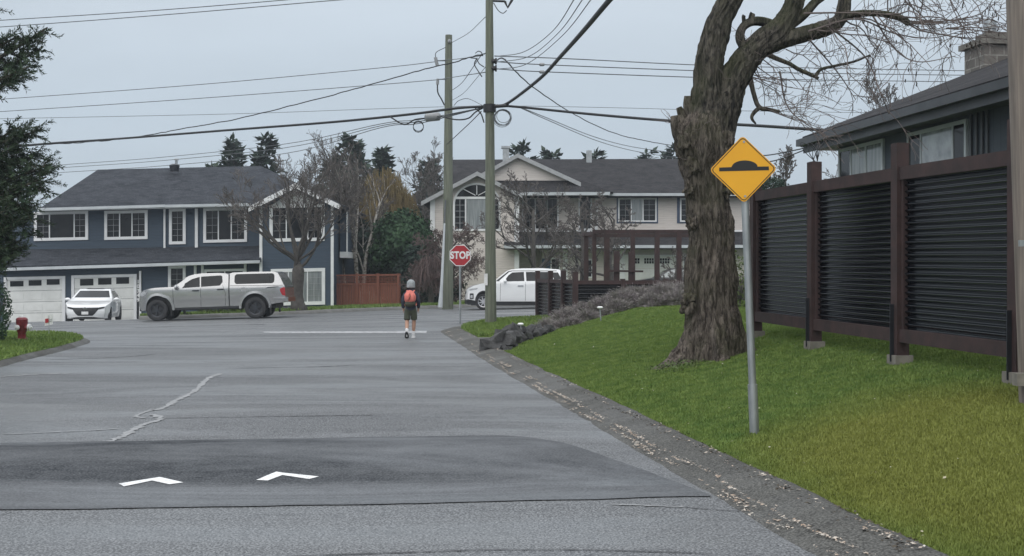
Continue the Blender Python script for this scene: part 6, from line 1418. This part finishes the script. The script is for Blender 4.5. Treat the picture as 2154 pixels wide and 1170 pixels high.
mc = Car(mz, prof, .9, wfm, lambda x: .24*smooth(.9, 0, x)+.12*smooth(1.2, 1.6, x)*smooth(2.5, 2.0, x)); mc.body('carwhite')
def fx_(z):
    for (a, b), (c, d) in zip(mc.prof[:-1], mc.prof[1:]):
        if b <= z <= d and a < 1: return a+(c-a)*(z-b)/(d-b)
    return 0
def front(name, poly, mat, off=.012, parent=None, dx=0):
    mb = MB(); bm = bmesh.new(); bm.faces.new([bm.verts.new((0, y, z)) for y, z in poly]); y0, y1 = min(p[0] for p in poly), max(p[0] for p in poly); z0, z1 = min(p[1] for p in poly), max(p[1] for p in poly)
    t = y0+.08
    while t < y1: bmesh.ops.bisect_plane(bm, geom=bm.verts[:]+bm.edges[:]+bm.faces[:], plane_co=(0, t, 0), plane_no=(0, 1, 0)); t += .08
    t = z0+.05
    while t < z1: bmesh.ops.bisect_plane(bm, geom=bm.verts[:]+bm.edges[:]+bm.faces[:], plane_co=(0, 0, t), plane_no=(0, 0, 1)); t += .05
    r = bmesh.ops.extrude_face_region(bm, geom=bm.faces[:]); top = set(g for g in r['geom'] if isinstance(g, bmesh.types.BMVert))
    for v in bm.verts:
        q = mc.mp(fx_(v.co.z), v.co.y, v.co.z); q.x -= (off if v in top else off-.03); v.co = q
    bmesh.ops.recalc_face_normals(bm, faces=bm.faces); me = bpy.data.meshes.new(name); bm.to_mesh(me); bm.free()
    o = bpy.data.objects.new(name, me); C.objects.link(o); me.materials.append(M[mat]); o.parent = parent or mz; return o
front('grille', [(-.66, .665), (.66, .665), (.7, .6), (.52, .42), (.4, .33), (-.4, .33), (-.52, .42), (-.7, .6)], 'plastic', .012)
for sg_ in (-1, 1):
    p_ = [(sg_*.6, .655), (sg_*.8, .68), (sg_*.985, .7), (sg_*.99, .64), (sg_*.8, .6), (sg_*.62, .58)]; front('headlight', p_ if sg_ > 0 else p_[::-1], 'glass', .016)
front('lower_intake', [(-.85, .235), (-.5, .27), (0, .28), (.5, .27), (.85, .235), (.6, .215), (-.6, .215)], 'plastic', .014)
front('licence_plate', [(-.18, .38), (.18, .38), (.18, .5), (-.18, .5)], 'signwhite', .035)
mb = MB(); c_ = mc.mp(fx_(.6), 0, .6); mb.tube([c_+Vector((-.03, .07*math.cos(a/16*6.2832), .055*math.sin(a/16*6.2832)+.02)) for a in range(17)], .009, 5, cap=False)
mb.tube([c_+Vector((-.035, y, z)) for y, z in ((-.06, .04), (-.025, .03), (0, .0), (.025, .03), (.06, .04))], .008, 5); mb.build('emblem', 'chrome', mz)
mc.across('windshield', (1.55, 1.06), (2.13, 1.33), -.9, .9, 'glass'); mc.across('sunroof', (2.4, 1.405), (2.75, 1.432), -.6, .6, 'cardark')
mc.side('side_window', [(1.85, 1.0), (2.2, 1.26), (2.5, 1.33), (3.2, 1.31), (3.5, 1.1), (3.3, 1.0)], 'glass')
mc.side('door_seam', mc.seam(1.5, .9, 1.52, .3), 'cardark', .002, .004); mc.side('door_handle', rr_poly(2.3, .8, 2.5, .84, .015), 'chrome', .02, .03)
mc.wheel(.86, .325, .325, .21, 'rimdark', 7, .88, .7); mc.wheel(3.58, .325, .325, .21, 'rimdark', 7, .88, .7)
MB().box((.86, 0, .5), (.7, 1.3, .36)).box((3.58, 0, .5), (.7, 1.3, .36)).box((2.2, 0, .21), (3.8, 1.4, .08)).build('wheel_well', 'plastic', mz)
for sg_ in (-1, 1): MB().ico((1.62, sg_*1.0, .98), .11, 2, .1, 2, (.6, 1.1, .65)).box((1.66, sg_*.87, .94), (.05, .16, .04)).build('side_mirror', 'carwhite', mz, sm='all')

# dark car behind the pergola
YD = 60; xd = X(1362, YD)
dv = thing('dark_car', 'dark grey car roof showing behind the pergola by the taupe garage', 'car', (xd, YD, G(xd, YD)+.15))
prof = [(-.9, .2), (-.92, .6), (-.75, .8), (.1, .92), (.3, .95), (.85, 1.3), (1.2, 1.42), (2.2, 1.42), (2.8, 1.2), (3.3, .98), (3.45, .9), (3.45, .3), (3.3, .2)]
dc = Car(dv, prof, .88, lambda x, z: 1-max(0, z-.9)*.5-.15*smooth(-.3, -.9, x), lambda x: .12*smooth(.2, -.8, x)); dc.body('cardark')
dc.side('front_side_window', [(.5, .96), (.95, 1.28), (1.25, 1.36), (1.4, 1.36), (1.4, .98)], 'curtain'); dc.side('rear_side_window', [(1.46, .98), (1.46, 1.36), (2.15, 1.36), (2.7, 1.15), (2.8, 1.0)], 'curtain')
dc.across('windshield', (.33, .97), (.83, 1.28), -.88, .88, 'glass'); dc.wheel(0, .32, .32, .2, 'rim', 7, .88); dc.wheel(2.6, .32, .32, .2, 'rim', 7, .88)
dv.location.z = EYE+(580-564)*60/2600-1.42

# ---------------------------------------------------------------- hydrant and yard sign
Yh2 = 27.6; hb = Vector((X(46, Yh2), Yh2, 0)); hb.z = left_h(hb.x, hb.y); hyd = thing('fire_hydrant', 'dull red fire hydrant with white outlet caps on the grass corner', 'fire hydrant', hb); sc1 = .60/.6*Yh2/F*56/.56*.01 if False else 1
H_ = Zp(664, Yh2)-hb.z
def hz_(f): return hb.z+H_*f
def lathe(mb, prof, c, n=18):
    vs = []; 
    for r_, z_ in prof: vs += [(c.x+r_*math.cos(a/n*6.2832), c.y+r_*math.sin(a/n*6.2832), z_) for a in range(n)]
    return mb.add(vs, [(k*n+a, k*n+(a+1)%n, (k+1)*n+(a+1)%n, (k+1)*n+a) for k in range(len(prof)-1) for a in range(n)]+[tuple(range(n))[::-1], tuple((len(prof)-1)*n+a for a in range(n))])
mb = MB(); lathe(mb, [(.12, hz_(-.15)), (.12, hz_(.03)), (.12, hz_(.09)), (.085, hz_(.1)), (.085, hz_(.3)), (.1, hz_(.34)), (.11, hz_(.6)), (.12, hz_(.62)), (.12, hz_(.68)), (.125, hz_(.7)), (.125, hz_(.8)), (.13, hz_(.84)), (.11, hz_(.9)), (.07, hz_(.93))], hb); hb_ = mb.build('barrel', 'hydrant', hyd, world=True, sm=True)
mb = MB(); lathe(mb, [(.055, hz_(.925)), (.05, hz_(.97)), (.03, hz_(1.0))], hb, 8); mb.build('bonnet_cap', 'signwhite', hyd, world=True, sm=True)
c_ = Vector((hb.x, hb.y, hz_(.53)))
for d_, r_, L1, L2 in ((Vector((-.35, -.94, 0)), .05, .13, .04), (Vector((1, -.1, .0)), .065, .15, .05)):
    MB().tube([c_, c_+d_*L1], r_, 12).build('outlet', 'hydrant', hyd, world=True, sm=True); MB().tube([c_+d_*L1, c_+d_*(L1+L2), c_+d_*(L1+L2+.015)], [r_*1.15, r_*1.15, r_*.5], 12).tube([c_+d_*(L1+L2), c_+d_*(L1+L2+.045)], .02, 6).build('outlet_cap', 'signwhite', hyd, world=True, sm=True)
MB().tube([hb+Vector((-.11, -.1, .02)), hb+Vector((.12, -.1, .02))], .012, 4).build('flange_bolts', 'rimdark', hyd, world=True)
Ysn = 30.2; sb = Vector((X(103, Ysn), Ysn, 0)); sb.z = G(sb.x, sb.y)+.08
ys = thing('yard_sign', 'small white yard sign with a red square on a thin stake by the left corner', 'sign', sb)
MB().tube([sb+Vector((0, 0, -.1)), P(103, 664, Ysn)], .008, 6).build('stake', 'galv', ys, world=True)
a_, b_, c2_, d2_ = P(94, 664, Ysn), P(111, 661, Ysn), P(111, 682, Ysn), P(94, 686, Ysn); n_ = Vector((0, .012, 0)); yp = MB().slab([d2_, c2_, b_, a_], .01, Vector((0, -1, 0))).build('board', 'signwhite', ys, world=True)
q = [P(95, 671, Ysn-.02), P(102, 670, Ysn-.02), P(102, 678.5, Ysn-.02), P(95, 680, Ysn-.02)]; MB().quad(*q).build('red_square', 'stopred', ys, world=True).parent = yp
MB().slab([P(104, 672, Ysn-.016), P(109.5, 671, Ysn-.016), P(109.5, 672.2, Ysn-.016), P(104, 673.2, Ysn-.016)], .003, Vector((0, -1, 0))).slab([P(104, 676, Ysn-.016), P(109.5, 675, Ysn-.016), P(109.5, 676, Ysn-.016), P(104, 677, Ysn-.016)], .003, Vector((0, -1, 0))).build('print_lines', 'greybarge', ys, world=True).parent = yp

# ---------------------------------------------------------------- person walking away
pe_b = ground_at(864, 711); pe = thing('person', 'child walking away in a grey knit hat, dark jacket, olive shorts and coral backpack', 'person', pe_b); SK = pe_b.y/F
def skin(name, chains, mat, parent, sub=2, smooth_=True):
    """chains: list of lists of (co, radius); chains starting with an int continue from that vertex"""
    vs, es, rs = [], [], []
    for ch in chains:
        prev = None
        for it in ch:
            if isinstance(it, int): prev = it; continue
            p, r_ = it; vs.append(tuple(p)); rs.append(r_); i = len(vs)-1
            if prev is not None: es.append((prev, i))
            prev = i
    me = bpy.data.meshes.new(name); me.from_pydata(vs, es, []); o = bpy.data.objects.new(name, me); C.objects.link(o); me.materials.append(M[mat]); o.parent = parent
    m = o.modifiers.new('skin', 'SKIN'); m.use_smooth_shade = True
    if not me.skin_vertices: raise RuntimeError('no skin layer')
    for i, r_ in enumerate(rs):
        r2 = r_ if hasattr(r_, '__len__') else (r_, r_); me.skin_vertices[0].data[i].radius = r2
    me.skin_vertices[0].data[0].use_root = True
    s_ = o.modifiers.new('sub', 'SUBSURF'); s_.levels = sub; s_.render_levels = sub; return o
V = Vector   # local: x right, y away from camera (walking direction), z up; height 1.35
# joint positions
hipL, hipR = V((-.075, 0, .68)), V((.075, 0, .68))
kneeL, kneeR = V((-.085, -.02, .385)), V((.07, .06, .39))
ankL, ankR = V((-.075, -.20, .155)), V((.055, .1, .075))
body = skin('body', [
    [((0, 0, .66), .075), ((0, .0, .82), .075), ((0, .01, .95), .085), ((0, .01, 1.04), .07), ((0, .015, 1.1), .042), ((0, .02, 1.14), .045), ((.002, .03, 1.20), .078), ((.002, .03, 1.27), .075)],
    [0, (hipL, .075), (hipL.lerp(kneeL, .5), .066), (kneeL, .047), (kneeL.lerp(ankL, .4), .05), (ankL, .03), (ankL+V((0, .01, -.05)), .032), (ankL+V((0, .1, -.12)), .026)],
    [0, (hipR, .075), (hipR.lerp(kneeR, .5), .066), (kneeR, .047), (kneeR.lerp(ankR, .4), .05), (ankR, .026), (ankR+V((0, -.005, -.03)), .024), (ankR+V((0, .11, -.05)), .026)],
    [3, ((-.1, 0, 1.03), .05), ((-.155, -.01, .99), .042), ((-.175, -.04, .83), .033), ((-.17, .02, .68), .022), ((-.168, .03, .65), .026), ((-.168, .035, .62), .024)],
    [3, ((.1, 0, 1.03), .05), ((.155, .01, .99), .042), ((.178, .0, .83), .033), ((.172, .06, .68), .022), ((.17, .07, .65), .026), ((.17, .075, .62), .024)]], 'skin', pe)
for sg_, hx in ((-1, V((-.168, .035, .63))), (1, V((.17, .075, .63)))):    # hands: four fingers and a thumb
    for k in range(4):
        a = hx+V((sg_*.004, -.018+.012*k, -.01)); L = (.045, .052, .048, .038)[k]
        skin('finger', [[(a, .0075), (a+V((-sg_*.003, .004, -L*.5)), .007), (a+V((-sg_*.014, .008, -L)), .005)]], 'skin', body, 1)
    a = hx+V((-sg_*.015, .02, .012)); skin('thumb', [[(a, .008), (a+V((-sg_*.014, .018, -.02)), .0075), (a+V((-sg_*.016, .022, -.042)), .006)]], 'skin', body, 1)
skin('jacket', [[((0, 0, .60), (.14, .115)), ((0, 0, .72), (.135, .115)), ((0, .005, .93), (.14, .115)), ((0, .01, 1.05), (.13, .105)), ((0, .0, 1.12), (.085, .08)), ((0, -.005, 1.16), (.065, .06))],
    [3, ((-.1, 0, 1.025), .062), ((-.155, -.01, .98), .056), ((-.178, -.04, .83), .05), ((-.172, .02, .685), .042)], [3, ((.1, 0, 1.025), .062), ((.155, .01, .98), .056), ((.181, .0, .83), .05), ((.174, .06, .685), .042)]], 'jacket', pe)
skin('shorts', [[((0, 0, .74), (.12, .1)), ((0, 0, .64), (.125, .11))], [1, (hipL+V((-.005, 0, -.08)), .085), (hipL.lerp(kneeL, .75), .083), (hipL.lerp(kneeL, .93), .085)], [1, (hipR+V((.005, 0, -.08)), .085), (hipR.lerp(kneeR, .75), .083), (hipR.lerp(kneeR, .93), .085)]], 'shorts', pe)
# knit hat
hc = V((.002, .028, 1.215)); mb = MB(); vs = []; n = 24
pr = [(.098, -.045), (.106, -.035), (.106, .0), (.1, .012), (.104, .03), (.1, .07), (.088, .105), (.062, .132), (.03, .146), (.004, .148)]
for r_, z_ in pr: vs += [hc+V((r_*.93*math.cos(a/n*6.2832)*(1+.025*(a%2)), r_*1.06*math.sin(a/n*6.2832), z_)) for a in range(n)]
mb.add(vs, [(k*n+a, k*n+(a+1)%n, (k+1)*n+(a+1)%n, (k+1)*n+a) for k in range(len(pr)-1) for a in range(n)]+[tuple((len(pr)-1)*n+a for a in range(n))]); mb.build('knit_hat', 'knit', pe, sm='all')
# face: nose, ears, eyes on the far side
MB().ico((.002, .115, 1.185), .016, 2, 0, 0, (.8, 1.2, 1.2)).ico((-.073, .035, 1.19), .02, 2, 0, 0, (.5, .8, 1.3)).ico((.077, .035, 1.19), .02, 2, 0, 0, (.5, .8, 1.3)).build('nose_and_ears', 'skin', pe, sm='all').parent = body
MB().ico((-.028, .1, 1.205), .009, 2).ico((.032, .1, 1.205), .009, 2).build('eyes', 'plastic', pe, sm='all').parent = body
mb = MB(); rgp = random.Random(3)
for k in range(60):
    a = math.pi+math.pi*k/59; p0 = V((.002+.082*math.cos(a), .028+.09*math.sin(a), 1.19)); mb.tube([p0, p0+V((rgp.gauss(0, .004), -.004, -.05-.015*rgp.random()))], .006, 3)
mb.build('hair', 'plastic', pe)
# backpack
def blob(mb, c, r, seed, sub=3, jit=.12): return mb.ico(c, 1, sub, jit, seed, r)
bk = blob(MB(), (.0, -.165, .95), (.135, .1, .165), 5, 4, .12).build('backpack', 'coral', pe, sm='all')
blob(MB(), (-.048, -.245, .96), (.062, .045, .09), 7, 3, .15).build('front_pocket', 'coral', bk, sm='all'); blob(MB(), (.05, -.243, .94), (.06, .045, .1), 8, 3, .15).build('front_pocket', 'coral', bk, sm='all')
blob(MB(), (.0, -.165, .80), (.132, .105, .08), 9, 3, .1).build('pack_base', 'olive', bk, sm='all')
mb = MB(); mb.tube(catmull([V((0, -.27, 1.04)), V((.012, -.292, .98)), V((-.008, -.295, .93)), V((-.02, -.285, .88))], 4), .007, 5); mb.tube(catmull([V((-.02, -.14, 1.07)), V((0, -.15, 1.1)), V((.02, -.14, 1.07))], 4), .008, 5); mb.build('zip', 'olive', bk)
for sg_ in (-1, 1): MB().tube(catmull([V((sg_*.06, -.13, 1.05)), V((sg_*.085, -.02, 1.1)), V((sg_*.1, .1, 1.02)), V((sg_*.12, .09, .88)), V((sg_*.13, -.03, .78)), V((sg_*.11, -.12, .77))], 5), .018, 6).build('shoulder_strap', 'coral', bk, sm='all')
# socks and shoes
skin('sock', [[(ankL+V((0, .025, .085)), .046), (ankL+V((0, 0, .02)), .042), (ankL+V((0, -.005, -.03)), .042)]], 'sock', pe, 1)
skin('sock', [[(ankR+V((0, -.015, .11)), .05), (ankR+V((0, -.005, .03)), .046), (ankR+V((0, 0, -.04)), .046)]], 'sock', pe, 1)
sh = skin('shoe', [[(ankL+V((0, -.03, .0)), .042), (ankL+V((0, .0, -.055)), .045), (ankL+V((0, .035, -.105)), .043), (ankL+V((0, .085, -.125)), .03)]], 'signwhite', pe, 2)
mb = MB(); q0, q1 = ankL+V((0, -.062, .0)), ankL+V((0, .06, -.15)); ax = (q1-q0).normalized(); nn = V((0, -ax.z*-1, ax.y)).normalized(); nn = V((0, ax.z, -ax.y)).normalized()
nn = nn if nn.y < 0 else -nn; vs = []
for s_ in range(13):
    u = s_/12; w_ = .032+.014*math.sin(math.pi*u)+.006*math.sin(2*math.pi*u)*-1; w_ *= min(1, 6*u+.4, 6*(1-u)+.4)
    for sx in (-1, 1):
        for d_ in (.0, .022): vs.append(q0.lerp(q1, u)+V((sx*w_, 0, 0))+nn*(d_+(.003 if s_%2 else 0)))
f = []
for s_ in range(12): b0 = 4*s_; f += [(b0+1, b0+5, b0+7, b0+3), (b0, b0+2, b0+6, b0+4), (b0, b0+4, b0+5, b0+1), (b0+2, b0+3, b0+7, b0+6)]
f += [(0, 1, 3, 2), (48, 50, 51, 49)]; mb.add(vs, f); mb.build('sole', 'plastic', sh)
sh2 = skin('shoe', [[(ankR+V((0, -.035, -.035)), .042), (ankR+V((0, .01, -.035)), .044), (ankR+V((0, .07, -.04)), .042), (ankR+V((0, .12, -.045)), .032)]], 'signwhite', pe, 2)
MB().prism([(-.09, -.075), (.16, -.075), (.165, -.06), (-.09, -.058)], -.04, .04, 'x').build('sole', 'signwhite', sh2).location = ankR
hz_o = MB().box((0, 135, 12), (530, 400, 31)).build('haze', 'haze'); hz_o['kind'] = 'stuff'; hz_o['label'] = 'thin damp haze in the overcast air'; hz_o['category'] = 'haze'
print('OBJS', len(bpy.data.objects), 'VERTS', sum(len(o.data.vertices) for o in bpy.data.objects if o.type == 'MESH'))
